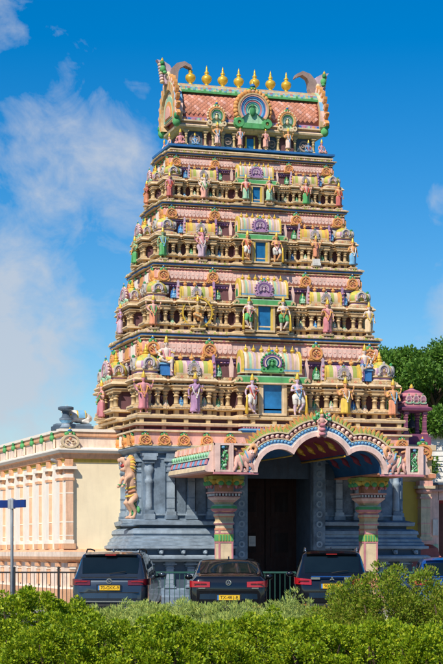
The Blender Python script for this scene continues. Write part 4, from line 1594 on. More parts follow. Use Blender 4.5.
for i in (1, 2, 3, 4):
    so, k, kx, cw, dc, pside, sc_ = ST[i]
    zf, dp, hp = ZF[i], DP[i], HP[i]
    sp = SPEC[i]
    hh = {1: 1.20, 2: 1.02, 3: .92, 4: .82}[i]
    for s in (-1, 1):
        p, b, c, lab = sp['guard']
        sg = s * (WIN[i][0] + .40 * k)
        ledge_bracket(so, 'F', sg, dc + .24 * k, zf - .02 * k, zf + .06 * k, .34 * k, .40 * k)
        loc, rz = on('F', sg, dc + .34 * k, zf + .06 * k)
        statue(p, hh * 1.0, loc, rz, b, c, lab, 'guardian statues beside the %s window' % ORD[i], mirror=(s > 0))
        p, b, c, lab = sp['inner'][0 if s < 0 else 1]
        sg = s * 2.31 * kx
        ledge_bracket(so, 'F', sg, dp + .20 * k, zf + .0 * k, zf + .06 * k, .36 * k, .26 * k)
        loc, rz = on('F', sg, dp + .21 * k, zf + .06 * k)
        ped = 'white' if (i == 3 and s > 0) else None
        hx_ = hh * (1.02 if p != 'dance' else 1.0)
        if ped:
            hx_ = hh * .8
        statue(p, hx_, loc, rz, b, c, lab, None, mirror=(s > 0), pedestal=ped, ped_h=.20)
        p, b, c, lab = sp['corner'][0 if s < 0 else 1]
        sg = s * (hp - .16 * kx)
        ledge_bracket(so, 'F', sg, dp + .17 * k, zf + .0 * k, zf + .06 * k, .32 * k, .26 * k)
        loc, rz = on('F', sg, dp + .18 * k, zf + .06 * k)
        statue(p, hh * .97, loc, rz, b, c, lab, None, mirror=(s > 0))
    p, b, c, lab = sp['side']
    for face in 'LR':
        ledge_bracket(so, face, 0, hp + pside + .14 * k, zf + .0 * k, zf + .06 * k, .36 * k, .30 * k)
        loc, rz = on(face, 0, hp + pside + .14 * k, zf + .06 * k)
        statue(p, hh * .95, loc, rz, b, c, lab, 'statues on the two short sides of the tower', mirror=(face == 'R'))
# large seated statues on the lowest eave
so, k, kx, cw, dc, pside, sc_ = ST[1]
for s, b, c, lab in ((-1, 'skin_pale', 'yellow', 'large seated pale statue in yellow cloth next to the lowest corner dome by the hall'),
                     (1, 'skin_pale', 'skin_blue', 'large seated pale statue in blue cloth next to the lowest corner dome by the pavilion')):
    x, y, rz = fpos('F', s * 3.07, 2.28)
    m = MB()
    m.box((0, 0, 0), (.36, .36, .34), 'blue')
    m.box((0, -.02, .17), (.42, .40, .05), 'sky_blue')
    m.build('statue_seat', so, (x, y, 6.73 + .17), rz)
    statue('seat', 1.22, (x, y + YC - .04, 6.73 + .375), rz, b, c, lab, None, mirror=(s > 0))
# neck storey statues
for s in (-1, 1):
    statue('stand', .66, (s * .40, YC - .98, 13.80), 0, 'skin_pink', 'pink', 'small pink statue flanking the dark opening under the big roof medallion', 'statues flanking the top opening', mirror=(s > 0))
    statue('four', .72, (s * 1.12, YC - .98, 13.80), 0, 'skin_orange', 'pink_light', 'small orange pink four armed statue under a lesser roof medallion', 'statues under the lesser roof medallions', mirror=(s > 0))
    statue('lotus', .74, (s * 2.24, YC - .86, 13.81), R(18 * s), 'skin_rose', 'pink', 'rose pink seated statue on the topmost corner ledge', 'seated statues on the top corners', mirror=(s > 0))
    statue('lotus', .60, (s * 1.80, YC - .90, 13.81), 0, 'skin_blue', 'sky_blue', 'blue seated statue on the topmost ledge', 'blue seated statues on the top ledge', mirror=(s > 0))
    statue('lotus', .72, (s * 2.42, YC - .30, 13.81), R(80 * s), 'skin_pink', 'red', 'pink seated statue in red on the topmost ledge at the gable side', 'seated statues on the gable sides', mirror=(s > 0))
    statue('lotus', .62, (s * 2.42, YC + .30, 13.81), R(90 * s), 'skin_rose', 'lilac', 'rose seated statue in lilac on the topmost ledge at the gable side', 'lilac seated statues on the gable sides', mirror=(s > 0))


# ------------------------------------------------------------------ rearing lion beside the base
def rearing_lion(loc, rz, sc, label, mats=('skin_lion', 'orange')):
    t = empty('lion_statue', loc, rz)
    tag(t, label, 'statue')
    b = MB()
    # faces -Y locally; stands upright on hind legs
    b.tube([(0, .10, .62), (0, .06, .85), (0, -.02, 1.10), (0, -.06, 1.35)], [.17, .18, .22, .20], 'cream', 12)
    b.tube([(0, -.05, 1.35), (0, -.10, 1.55)], [.19, .17], 'cream', 12)
    b.ball((0, -.14, 1.66), (.20, .21, .18), 'cream', 12, 8)
    b.tube([(0, -.24, 1.72), (0, -.40, 1.76), (0, -.50, 1.72)], [.12, .09, .06], 'cream', 10)
    b.tube([(0, -.20, 1.54), (0, -.34, 1.46), (0, -.42, 1.47)], [.09, .065, .045], 'cream', 10)
    for s in (-1, 1):
        b.tube([(s * .12, -.06, 1.80), (s * .15, .0, 1.92)], [.05, .015], 'cream', 7)
        b.tube([(s * .15, -.08, 1.28), (s * .20, -.30, 1.20), (s * .18, -.38, 1.00)], [.09, .07, .05], 'cream', 8)
        b.tube([(s * .18, -.38, 1.0), (s * .18, -.46, .96)], [.06, .05], 'cream', 8)
        b.tube([(s * .12, .10, .66), (s * .18, -.12, .48), (s * .17, .10, .22), (s * .17, .02, .06)], [.15, .12, .07, .06], 'cream', 8)
        b.tube([(s * .17, .04, .05), (s * .17, -.12, .045)], [.06, .05], 'cream', 8)
    b.ball((0, -.50, 1.76), (.07, .06, .05), 'cream', 8, 5)
    me = fuse(b, .03, .6)
    slot(me)
    o = inst(me, 'body', t, (0, 0, 0), 0, sc)
    o.material_slots[0].link = 'OBJECT'
    o.material_slots[0].material = MATS[mats[0]]
    mn = MB()
    for i in range(16):
        a = R(-70 + 320 * i / 15)
        mn.tube([(.17 * math.cos(a), -.10, 1.64 + .17 * math.sin(a)), (.24 * math.cos(a), -.02, 1.64 + .24 * math.sin(a)), (.27 * math.cos(a), .06, 1.60 + .26 * math.sin(a))], [.05, .045, .012], mats[1] if i % 2 else 'yellow', 7)
    mn.tube([(0, .2, .65), (0, .34, .9), (0, .30, 1.2), (0, .40, 1.4)], [.05, .05, .045, .06], mats[1], 8)
    mn.build('mane', t, (0, 0, 0), 0, sc)
    fc = MB()
    for s in (-1, 1):
        ey = MB()
        ey.ball((s * .105, -.29, 1.79), (.045, .04, .045), 'white', 7, 5)
        ey.ball((s * .125, -.31, 1.79), (.026, .022, .026), 'black', 6, 4)
        ey.build('eye', t, (0, 0, 0), 0, sc)
    for q in range(5):
        z_ = .72 + q * .12
        fb_ = MB()
        fb_.tube([(-.19, .05, z_), (-.15, -.12, z_ - .03), (0, -.21, z_ - .05), (.15, -.12, z_ - .03), (.19, .05, z_)], .032, ('yellow', 'salmon', 'yellow', 'pink_light', 'yellow')[q], 7)
        fb_.build('painted_stripe', t, (0, 0, 0), 0, sc)
    for s in (-1, 1):
        fb_ = MB()
        fb_.lathe((s * .18, -.385, 1.02), [(.062, -.02), (.068, 0), (.062, .02)], 'green', 9)
        fb_.build('anklet', t, (0, 0, 0), 0, sc)
        tk_ = MB()
        tk_.tube([(s * .05, -.44, 1.68), (s * .05, -.45, 1.58)], [.02, .006], 'white', 6)
        tk_.build('fang', t, (0, 0, 0), 0, sc)
    fc.ball((0, -.33, 1.59), (.06, .13, .05), 'red', 8, 5)
    fc.build('tongue', t, (0, 0, 0), 0, sc)
    gr = MB()
    rr = random.Random(3)
    for i in range(12):
        gr.ball((rr.uniform(-.2, .2), rr.uniform(-.1, .2), .05 + .05 * i * .9), (.09, .07, .10), 'green' if i % 2 else 'leaf_green', 7, 4)
    gr.build('leaf_support', t, (0, .12, 0), 0, sc)
    return t


for s in (-1,):
    pb = MB()
    pb.lathe((0, 0, 0), [(.34, 0), (.38, .04), (.30, .10), (.36, .16), (.36, .20)], ['slate_light', 'slate', 'slate_light', 'slate_light'], 12, sq=.5)
    pb.build('lion_bracket', base_o, (s * 4.16, -2.75, 2.36))
    rearing_lion((s * 4.22, YC - 2.75, 2.56), R(78 * s), (.80, .78, .96),
                 'orange rearing lion statue on the blue base ledge next to the cream hall')

# ------------------------------------------------------------------ porch
YF, YB = -5.0, -1.25
porch = empty('entrance_porch', (0, 0, 0))
tag(porch, 'entrance porch with painted trefoil arch on two square columns', 'porch')
C1, R1 = (1.18, 3.75), .60
C0, R0 = (0.0, 3.89), .83


def trefoil(o, n0=16, n1=12):
    """open outline from right foot over the crown to left foot at offset o"""
    r1, r0 = R1 + o, R0 + o
    dx, dz = C1[0] - C0[0], C1[1] - C0[1]
    d = math.hypot(dx, dz)
    a = (r0 * r0 - r1 * r1 + d * d) / (2 * d)
    h = math.sqrt(max(0, r0 * r0 - a * a))
    mx, mz = C0[0] + a * dx / d, C0[1] + a * dz / d
    ix, iz = mx - h * dz / d, mz + h * dx / d
    t1 = math.atan2(iz - C1[1], ix - C1[0])
    t0 = math.atan2(iz - C0[1], ix - C0[0])
    pts = [(C1[0] + r1 * math.cos(t1 * i / n1), C1[1] + r1 * math.sin(t1 * i / n1)) for i in range(n1 + 1)]
    pts += [(C0[0] + r0 * math.cos(t0 + (math.pi / 2 - t0) * i / n0), C0[1] + r0 * math.sin(t0 + (math.pi / 2 - t0) * i / n0)) for i in range(1, n0 + 1)]
    return pts + [(-x, z) for x, z in reversed(pts[:-1])]


def evenly(pts, step):
    out, acc = [], 0
    for a, b in zip(pts[:-1], pts[1:]):
        L_ = math.hypot(b[0] - a[0], b[1] - a[1])
        while acc <= L_:
            t = acc / L_
            out.append((a[0] + (b[0] - a[0]) * t, a[1] + (b[1] - a[1]) * t, math.atan2(b[1] - a[1], b[0] - a[0])))
            acc += step
        acc -= L_
    return out


am = MB()
for o0, o1, y0, mt in ((.03, .15, YF - .10, 'pink_light'), (.15, .19, YF - .07, 'white'), (.19, .30, YF - .03, 'blue'), (.30, .325, YF - .06, 'cream_light'),
                       (.325, .46, YF + .02, 'maroon'), (.46, .50, YF - .07, 'cream_light')):
    am.strip(trefoil(o0), trefoil(o1), y0, YF + .08, mt)
arch = am.build('trefoil_arch', porch)
bd = MB()
for x, z, a in evenly(trefoil(.245), .10):
    bd.ball((x, YF - .04, z), (.045, .035, .045), 'sky_blue', 7, 4)
for x, z, a in evenly(trefoil(.275), .10):
    bd.ball((x, YF - .035, z), (.022, .02, .022), 'white', 5, 3)
o = bd.build('blue_beads', arch)
o['kind'] = 'stuff'
bb = MB()
bb.ball((0, 0, 0), (.062, .055, .062), 'pink_light', 9, 6)
bb.ball((0, -.03, 0), (.03, .035, .03), 'pink', 7, 4)
ME_BEAD = mesh_of(bb, 'bead')
for x, z, a in evenly(trefoil(.392), .145):
    inst(ME_BEAD, 'bead', arch, (x, YF - .01, z))
pt = MB()
pt.prism([(-.055, 0), (.055, 0), (.06, .08), (.035, .15), (0, .21), (-.035, .15), (-.06, .08)], -.05, .02, 'orange')
pt.prism([(-.035, 0), (.035, 0), (.03, .09), (0, .15), (-.03, .09)], -.07, -.04, 'lime')
pt.ball((.055, -.03, .03), .03, 'green', 6, 4)
ME_PET = mesh_of(pt, 'flame_petal')
for x, z, a in evenly(trefoil(.49), .115):
    o = inst(ME_PET, 'flame_petal', arch, (x, YF + .02, z))
    o.rotation_euler = (0, -(a + math.pi), 0)
    if z < 4.35 and abs(x) > 1.95:
        o.scale = (.9, .9, .75)
# crest on the crown of the arch
cr = MB()
cr.box((0, YF - .05, 4.95), (.20, .20, .40), 'pink_light', .8, 1)
for zz in (4.80, 4.92, 5.04):
    cr.ball((0, YF - .16, zz), (.10, .05, .055), 'rose', 8, 4)
rr = random.Random(21)
for q in range(70):
    a = rr.uniform(-.3, math.pi + .3)
    r_ = rr.uniform(.06, .26)
    cr.ball((r_ * math.cos(a), YF - .06 + rr.uniform(-.05, .04), 5.20 + r_ * .85 * math.sin(a) + rr.uniform(-.03, .05)), (rr.uniform(.025, .05), .03, rr.uniform(.03, .06)), rr.choice(['leaf_green', 'green', 'mint', 'leaf_green', 'rose']), 6, 4)
cr.ball((0, YF - .12, 5.16), (.09, .07, .10), 'skin_pink', 9, 6)
cr.ball((0, YF - .13, 5.30), (.055, .055, .065), 'skin_pink', 9, 6)
cr.lathe((0, YF - .11, 5.34), [(.06, 0), (.05, .06), (.03, .10), (.005, .17)], 'gold', 9)
for s in (-1, 1):
    cr.tube([(s * .06, YF - .13, 5.20), (s * .14, YF - .15, 5.14), (s * .08, YF - .18, 5.08)], [.03, .028, .022], 'skin_pink', 7)
    cr.ball((s * .09, YF - .12, 4.74), (.055, .04, .05), 'pink', 8, 4)
cr.build('arch_crest', arch)
# vaulted ceiling behind the arch
vt = MB()
a_, b_ = trefoil(.02), trefoil(.14)
n = len(a_)
vs = [(x, YF + .06, z) for x, z in a_] + [(x, YB, z) for x, z in a_]
mats_ = []
for j in range(n - 1):
    xm = abs((a_[j][0] + a_[j + 1][0]) / 2)
    mats_.append('maroon' if xm < .76 else 'vault_blue')
vt.add(vs, [(j, n + j, n + j + 1, j + 1) for j in range(n - 1)], mats_, True)
vs = [(x, YF + .06, z) for x, z in b_] + [(x, YB, z) for x, z in b_]
vt.add(vs, [(j, j + 1, n + j + 1, n + j) for j in range(n - 1)], 'grey_white', True)
for s in (-1, 1):
    vt.box((s * 2.36, (YF + YB) / 2 + .12, 4.12), (1.12, YB - YF - .26, .66), 'pink_light')
    vt.box((s * 2.36, (YF + YB) / 2 + .1, 3.765), (1.16, YB - YF - .22, .045), 'salmon')
    # gilded ribs along the cusps
    vt.tube([(s * .765, YF + .14, 4.225), (s * .765, YB, 4.225)], .028, 'gold', 8)
vault = vt.build('vault', porch)
# scroll ornaments on the vault
for s in (-1, 1):
    for q in range(4):
        y = YF + .55 + q * .85
        for (ca, cr_, xx) in ((R(50), R1 + .012, 'side'), (R(52), R0 + .012, 'mid')):
            C = C1 if xx == 'side' else C0
            om = MB()
            ln = []
            for j in range(9):
                t = ca + (j - 4) * .09 * (1 if xx == 'side' else .7)
                ln.append((s * (C[0] + cr_ * math.cos(t)), y + (.045 * math.sin(j * .9)), C[1] + cr_ * math.sin(t)))
            om.tube(ln, [.02, .05, .08, .10, .11, .09, .065, .04, .02], 'maroon' if xx == 'side' else 'gold', 8)
            om.tube([p for p in ln[2:7]], [.02, .05, .055, .05, .02], 'rose' if xx == 'side' else 'orange', 6)
            om.build('ceiling_ornament', vault)
# closing wall between vault and tower over the door
bw = MB()
bk = [(-1.78, 3.75)] + [(x, z) for x, z in reversed(trefoil(.10))] + [(1.78, 3.75)]
bw.prism([(x, z) for x, z in bk], YB - .06, YB + .02, 'slate_dark')
bw.build('back_tympanum', porch)


# frieze blocks with lion relief and green scroll panels
def lion_relief(m, y):
    """pink crouching lion with curled trunk, about .9 x .6, centred at 0,0 (x,z)"""
    m.ball((.12, y, -.06), (.24, .12, .15), 'skin_pink', 12, 7)
    m.ball((-.12, y - .04, .02), (.16, .14, .16), 'skin_pink', 12, 7)
    m.ball((-.22, y - .08, .10), (.12, .10, .11), 'skin_pink', 10, 6)
    m.tube([(-.30, y - .1, .12), (-.38, y - .1, .22), (-.30, y - .1, .30), (-.20, y - .1, .27), (-.20, y - .1, .20)], [.06, .055, .05, .04, .03], 'skin_orange', 8)
    m.tube([(.33, y, .0), (.42, y, .12), (.36, y, .24), (.24, y, .20)], [.05, .045, .04, .03], 'skin_orange', 8)
    for x0, x1 in ((-.16, -.30), (-.02, -.10), (.16, .10), (.28, .34)):
        m.tube([(x0, y - .06, -.10), ((x0 + x1) / 2 - .03, y - .08, -.18), (x1, y - .08, -.27)], [.07, .055, .045], 'skin_pink', 8)
    m.tube([(-.16, y - .13, -.08), (-.06, y - .16, .05), (.0, y - .12, .16)], .025, 'sky_blue', 6)
    m.tube([(.06, y - .10, -.16), (.14, y - .13, -.02), (.18, y - .09, .09)], .022, 'mint', 6)
    for s in (0, 1):
        m.ball((-.26 + .07 * s, y - .18, .13), .022, 'white', 6, 4)


for s in (-1, 1):
    fbm = MB()
    x0, x1 = 1.80, 2.98
    zc, zh = 4.135, .77
    fbm.box((s * (x0 + x1) / 2, YF + .10, zc), (x1 - x0, .16, zh), 'dark_wall')
    for xx, w in ((x0 + .03, .07), (x0 + .70, .06), (x0 + .76, .05), (x1 - .07, .14)):
        fbm.box((s * xx, YF, zc), (w, .14, zh), 'pink_light')
    fbm.box((s * (x0 + x1) / 2, YF + .002, zc + zh / 2 - .03), (x1 - x0, .13, .055), 'pink_light')
    fbm.box((s * (x0 + x1) / 2, YF + .002, zc - zh / 2 + .03), (x1 - x0, .13, .055), 'pink_light')
    fbm.box((s * (x0 + x1) / 2, YF + .03, zc - zh / 2 - .03), (x1 - x0 + .04, .2, .05), 'rose')
    fr_o = fbm.build('frieze_block', porch)
    rl = MB()
    lion_relief(rl, 0)
    ro = rl.build('lion_relief', fr_o, (s * (x0 + .36), YF + .01, zc - .02), 0, (.86 if s > 0 else -.86, .9, 1.18))
    gp_ = MB()
    rr = random.Random(5 + s)
    for q in range(60):
        gx, gz = rr.uniform(-.13, .13), rr.uniform(-.31, .31)
        gp_.ball((gx, -.0 + rr.uniform(-.02, .02), gz), (rr.uniform(.02, .045), .03, rr.uniform(.02, .05)), rr.choice(['green', 'leaf_green', 'mint', 'leaf_green']), 6, 4)
    gp_.ball((0, -.03, .28), (.06, .04, .05), 'sky_blue', 8, 4)
    gp_.tube([(-.08, 0, -.3), (.08, -.01, -.15), (-.08, -.01, .0), (.08, -.01, .15), (0, 0, .26)], .018, 'mint', 6)
    gp_.build('green_scroll_panel', fr_o, (s * (x0 + .94), YF + .02, zc))
# side eaves with painted bands
for s in (-1, 1):
    ev = MB()
    prof = [(2.92, 4.50), (3.00, 4.52), (3.04, 4.30), (3.10, 4.29), (3.15, 4.12), (3.10, 4.11), (3.17, 3.93), (3.22, 3.91), (3.24, 3.80), (3.18, 3.755), (2.92, 3.745)]
    mats_ = ['cream_light', 'cream', 'cream_light', 'mint', 'cream_light', 'deep_blue', 'cream_light', 'cream_light', 'pink_light', 'pink']
    vs = [(s * x, YF + .04, z) for x, z in prof] + [(s * x, YB + .05, z) for x, z in prof]
    n = len(prof)
    ev.add(vs, [(j, j + 1, n + j + 1, n + j) for j in range(n - 1)], mats_)
    ev.add(vs, [tuple(range(n)), tuple(range(2 * n - 1, n - 1, -1))], 'pink_light')
    eo = ev.build('side_eave', porch)
    nd = 15
    for q in range(nd):
        y = YF + .2 + (YB - YF - .35) * q / (nd - 1)
        dm = MB()
        dm.box((0, 0, 0), (.05, .13, .15), 'pink' if q % 2 else 'pink_light')
        o = dm.build('dentil', eo, (s * 3.035, y, 4.40))
        o.rotation_euler = (0, s * -.16, 0)
        dm = MB()
        dm.box((0, 0, 0), (.05, .15, .13), 'sky_blue' if q % 2 else 'rose')
        o = dm.build('dentil', eo, (s * 3.145, y, 4.02))
        o.rotation_euler = (0, s * -.36, 0)
        lm = MB()
        lm.ball((0, 0, 0), (.03, .12, .07), 'mint', 8, 4)
        lm.ball((s * .015, 0, 0), (.03, .05, .04), 'green', 7, 4)
        lm.build('leaf_motif', eo, (s * 3.13, y, 4.205))


# columns
def column(x, y, label=None):
    c = MB()
    c.box((0, 0, .15), (.86, .86, .30), 'cream')
    c.box((0, 0, .36), (.74, .74, .14), 'rose')
    c.box((0, 0, .48), (.64, .64, .12), 'cream')
    c.box((0, 0, 1.45), (.43, .43, 1.90), 'cream_light')
    sh = c.build('column_shaft', porch, (x, y, 0), 0, (.90, .90, 1))
    for sx in (-1, 1):
        for sy in (-1, 1):
            e = MB()
            e.box((sx * .205, sy * .205, 1.42), (.05, .05, 1.7), 'rose')
            e.build('edge_strip', sh)
    for z, h_, mt in ((2.02, .20, 'lime'), (1.90, .03, 'rose'), (2.14, .03, 'rose'), (2.26, .05, 'salmon')):
        e = MB()
        e.box((0, 0, z), (.47, .47, h_), mt)
        if mt == 'lime':
            for q in range(5):
                for a in range(4):
                    ca_, sa_ = math.cos(a * math.pi / 2), math.sin(a * math.pi / 2)
                    px, py = -.18 + q * .09, -.24
                    e.box((px * ca_ - py * sa_, px * sa_ + py * ca_, z), (.05 if a % 2 == 0 else .02, .02 if a % 2 == 0 else .05, .16), 'green')
        e.build('painted_band', sh)
    e = MB()
    for q in range(5):
        t = -.18 + q * .09
        for a in (-1, 1):
            e.lathe((t, a * .25, .60), [(.05, 0), (.06, .1), (.03, .2), (.035, .24), (.005, .36)], 'salmon', 8)
            e.lathe((a * .25, t, .60), [(.05, 0), (.06, .1), (.03, .2), (.035, .24), (.005, .36)], 'salmon', 8)
    e.build('carved_skirt', sh)
    k_ = MB()
    k_.lathe((0, 0, 0), [(.33, 2.38), (.36, 2.42), (.33, 2.46), (.30, 2.50), (.32, 2.58), (.36, 2.62), (.36, 2.68), (.31, 2.72)],
             ['rose', 'cream_light', 'cream', 'cream', 'salmon', 'cream_light', 'rose'], 4, rot=R(45), smooth=False)
    k_.lathe((0, 0, 0), [(.27, 2.72), (.36, 2.76), (.41, 2.82), (.38, 2.90), (.30, 2.94)], ['pink', 'rose', 'green', 'mint'], 8, rot=R(22.5), smooth=False)
    k_.lathe((0, 0, 0), [(.30, 2.94), (.36, 3.00), (.46, 3.06), (.55, 3.12), (.55, 3.16)], ['cream', 'pink', 'pink_light', 'pink'], 4, rot=R(45), smooth=False)
    cap = k_.build('column_capital', porch, (x, y, 0), 0, (.92, .92, 1))
    pl_ = MB()
    pl_.box((0, 0, 3.20), (.80, .80, .09), 'brown')
    for q in range(8):
        for a in (-1, 1):
            pl_.box((-.35 + q * .10, a * .405, 3.20), (.055, .02, .06), 'white')
            pl_.box((a * .405, -.35 + q * .10, 3.20), (.02, .055, .06), 'white')
    pl_.box((0, 0, 3.265), (.86, .86, .04), 'pink')
    pl_.build('capital_plate', cap)
    nk = MB()
    nk.box((0, 0, 3.38), (.46, .46, .20), 'salmon')
    nk.box((0, 0, 3.69), (.60, .60, .14), 'brown')
    nk.build('capital_neck', cap)
    for a in range(4):
        br = MB()
        for q in (-1, 0, 1):
            br.ball((q * .24, -.40, 3.58), (.15, .15, .10), 'yellow' if q else 'lime', 9, 5)
            br.ball((q * .24, -.50, 3.52), (.09, .08, .07), 'green', 8, 5)
            br.ball((q * .24, -.46, 3.44), (.05, .05, .06), 'rose', 7, 4)
        br.box((0, -.30, 3.67), (1.0, .34, .10), 'lime')
        br.build('lotus_bracket', cap, (0, 0, 0), a * math.pi / 2)


for sx in (-1, 1):
    column(sx * 2.14, -3.1)

# ------------------------------------------------------------------ side halls
HALLX0, _ = inv(65, 430, 1.0)
HY = 1.0
ZC = lambda v: inv(66, v, HY)[1]
zt = {v: ZC(v) for v in (429, 432, 435.6, 437, 448.5, 449, 453, 454, 458.7, 462, 472, 478, 545, 551, 558)}
hall = empty('temple_hall', (HALLX0, HY, 0), R(2.0))
tag(hall, 'cream and orange temple hall with a row of pilasters along its side', 'building')
HL = 34.0
xr = -4.0 - HALLX0          # local right end (behind the tower's flank)
hw_ = MB()
hw_.box((xr / 2, HL / 2, zt[458.7] / 2), (xr, HL, zt[458.7]), 'hall_cream')
hw_.build('wall', hall)
lw = MB()
lw.box((-.004, HL / 2, (zt[551] + zt[458.7]) / 2), (.012, HL - .02, zt[458.7] - zt[551]), 'hall_white')
lw.build('side_wall_face', hall)
foot_ = [(0, 0), (xr, 0), (xr, HL), (0, HL)]
pm = MB()
pm.mould(foot_, [(.16, .0), (.16, .55), (.10, .60)], ['hall_orange', 'hall_pale'])
pm.mould(foot_, [(.03, .60), (.03, zt[558])], 'hall_pale', False)
pm.mould(foot_, [(.04, zt[558] - .14), (.20, zt[558] - .04), (.22, zt[558] + .04), (.22, zt[551] - .02), (.12, zt[551] + .05), (.02, zt[551] + .06)], ['hall_orange', 'hall_orange', 'hall_pale', 'hall_orange', 'hall_orange'])
pm.build('base_moulding', hall)
cm = MB()
cm.mould(foot_, [(.03, zt[462]), (.03, zt[458.7]), (.10, zt[458.7] + .02), (.14, zt[454]), (.20, zt[453] - .0), (.26, zt[449] - .04), (.26, zt[449]), (.16, zt[448.5] + .03)],
         ['yellow', 'hall_orange', 'hall_orange', 'hall_orange', 'hall_white', 'hall_white', 'hall_white'])
cm.mould(foot_, [(.10, zt[448.5] + .03), (.10, zt[437])], 'hall_pale', False)
cm.mould(foot_, [(.10, zt[437]), (.16, zt[437] + .03), (.16, zt[432]), (.20, zt[432] + .01), (.20, zt[429]), (-.2, zt[429] + .01)],
         ['hall_orange', 'hall_orange', 'hall_white', 'hall_white', 'hall_white'])
cornice = cm.build('parapet', hall)
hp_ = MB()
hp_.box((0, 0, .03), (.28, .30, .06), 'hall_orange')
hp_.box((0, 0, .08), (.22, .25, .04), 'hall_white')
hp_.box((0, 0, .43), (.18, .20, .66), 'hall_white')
hp_.box((.005, -.106, .43), (.17, .014, .64), 'hall_peach')  # shaft's front side plated peach; its weaker light is put into the colour
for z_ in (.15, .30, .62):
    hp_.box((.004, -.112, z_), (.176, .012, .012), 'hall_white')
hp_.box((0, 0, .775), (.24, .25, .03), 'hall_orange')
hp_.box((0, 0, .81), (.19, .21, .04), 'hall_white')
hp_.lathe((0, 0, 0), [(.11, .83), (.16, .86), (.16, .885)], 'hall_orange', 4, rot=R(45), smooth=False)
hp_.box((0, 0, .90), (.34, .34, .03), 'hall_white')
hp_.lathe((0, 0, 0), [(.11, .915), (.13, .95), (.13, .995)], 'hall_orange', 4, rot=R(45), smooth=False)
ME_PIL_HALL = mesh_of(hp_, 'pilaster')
phh = zt[458.7] - zt[551] - .06
pys = [.45 + 1.34 * i for i in range(23)]
for i, y in enumerate(pys):
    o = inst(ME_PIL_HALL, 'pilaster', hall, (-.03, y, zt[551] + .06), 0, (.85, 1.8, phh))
    if y < 20:
        bk_ = MB()
        bk_.box((0, 0, .20), (.16, .26, .10), 'hall_orange')
        bk_.box((0, 0, .12), (.12, .18, .10), 'hall_white')
        bk_.box((0, 0, -.15), (.08, .14, .5), 'hall_peach')
        bk_.build('base_bracket', hall, (-.08, y, zt[558] - .40))
    if i < 18:
        gm = MB()
        gm.box((0, 0, .13), (.06, .16, .26), 'hall_pale')
        gm.ball((-.05, 0, .30), (.08, .09, .10), 'green', 8, 5)
        gm.ball((-.06, 0, .42), (.05, .06, .06), 'leaf_green', 8, 5)
        gm.build('parapet_figure', cornice, (-.16, y + .3, zt[448.5] + .04))
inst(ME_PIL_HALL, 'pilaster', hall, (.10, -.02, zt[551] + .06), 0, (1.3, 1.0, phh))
for x in (.2, .55):
    bk_ = MB()
    bk_.box((0, 0, .20), (.26, .16, .10), 'hall_orange')
    bk_.box((0, 0, .12), (.18, .12, .10), 'hall_white')
    bk_.box((0, 0, -.15), (.14, .08, .5), 'hall_peach')
    bk_.build('base_bracket', hall, (x, -.08, zt[558] - .40))
inst(ME_ROSETTE_PALE, 'medallion', cornice, (.10, -.17, zt[448.5] - .02), 0, (.56, .5, .42))
# camera and conduit under the cornice
sc_m = MB()
sc_m.tube([(-.12, .5, zt[458.7] - .08), (-.3, .42, zt[458.7] - .02)], .05, 'grey', 8)
sc_m.tube([(0, .5, zt[458.7] - .08), (-.12, .5, zt[458.7] - .08)], .02, 'dark_grey', 6)
o = sc_m.build('security_camera')
o.location = (HALLX0, HY, 0)
tag(o, 'small grey security camera under the hall cornice', 'camera')

# bull statue and dark lotus altar on the hall roof
zr = zt[429]
bx0, by0 = inv(66, 430, HY + .5)[0], HY + .55
rb = MB()
rb.box((0, 0, .06), (1.15, .62, .12), 'slate_dark')
rb.box((0, 0, .15), (1.05, .54, .06), 'slate')
ro = rb.build('statue_plinth')
ro.location = (bx0 + .20, by0, zr)
tag(ro, 'dark slab under the white bull statue on the hall roof', 'plinth')
bull = empty('bull_statue', (bx0 + .38, by0 - .02, zr + .18))
bull.scale = (.80, .80, .80)
tag(bull, 'white reclining bull statue with yellow and blue saddle cloth on the hall roof', 'statue')
bb_ = MB()
bb_.tube([(.40, 0, .22), (.20, 0, .26), (-.05, 0, .27), (-.22, 0, .27)], [.15, .22, .23, .19], 'cream', 14)
bb_.ball((-.14, 0, .44), (.12, .10, .10), 'cream', 10, 6)
bb_.tube([(-.22, 0, .34), (-.38, 0, .46), (-.46, 0, .52)], [.15, .12, .10], 'cream', 12)
bb_.tube([(-.46, 0, .53), (-.60, 0, .44)], [.10, .06], 'cream', 10)
for s in (-1, 1):
    bb_.tube([(-.44, s * .06, .60), (-.44, s * .14, .64), (-.46, s * .15, .74)], [.03, .025, .012], 'cream', 7)
    bb_.ball((-.40, s * .14, .53), (.03, .07, .03), 'cream', 7, 4)
    bb_.tube([(-.20, s * .14, .14), (-.42, s * .16, .07), (-.28, s * .18, .04)], [.08, .06, .05], 'cream', 8)
    bb_.tube([(.32, s * .14, .18), (.14, s * .22, .08), (.34, s * .24, .05)], [.12, .08, .05], 'cream', 8)
bme = fuse(bb_, .022, .6)
slot(bme)
o = inst(bme, 'body', bull, (0, 0, 0))
o.material_slots[0].link = 'OBJECT'
o.material_slots[0].material = MATS['white']
sdl = MB()
for w, g, mt in ((.17, 1.04, 'yellow'), (.125, 1.07, 'sky_blue')):
    ls = []
    for x in (.08 - w, .08, .08 + w):
        ls.append([(x, .245 * g * math.cos(R(t)), .265 + .245 * g * math.sin(R(t))) for t in range(-10, 191, 20)])
    nn = len(ls[0])
    sdl.add([p for l_ in ls for p in l_], [(i * nn + j, i * nn + j + 1, (i + 1) * nn + j + 1, (i + 1) * nn + j) for i in range(2) for j in range(nn - 1)], mt, True)
sdl.tube([(-.30, -.17, .36), (-.36, 0, .30), (-.30, .17, .36)], .025, 'gold', 7)
for s in (-1, 1):
    sdl.ball((-.53, s * .075, .54), .016, 'black', 6, 4)
sdl.build('saddle_cloth', bull)
al = MB()
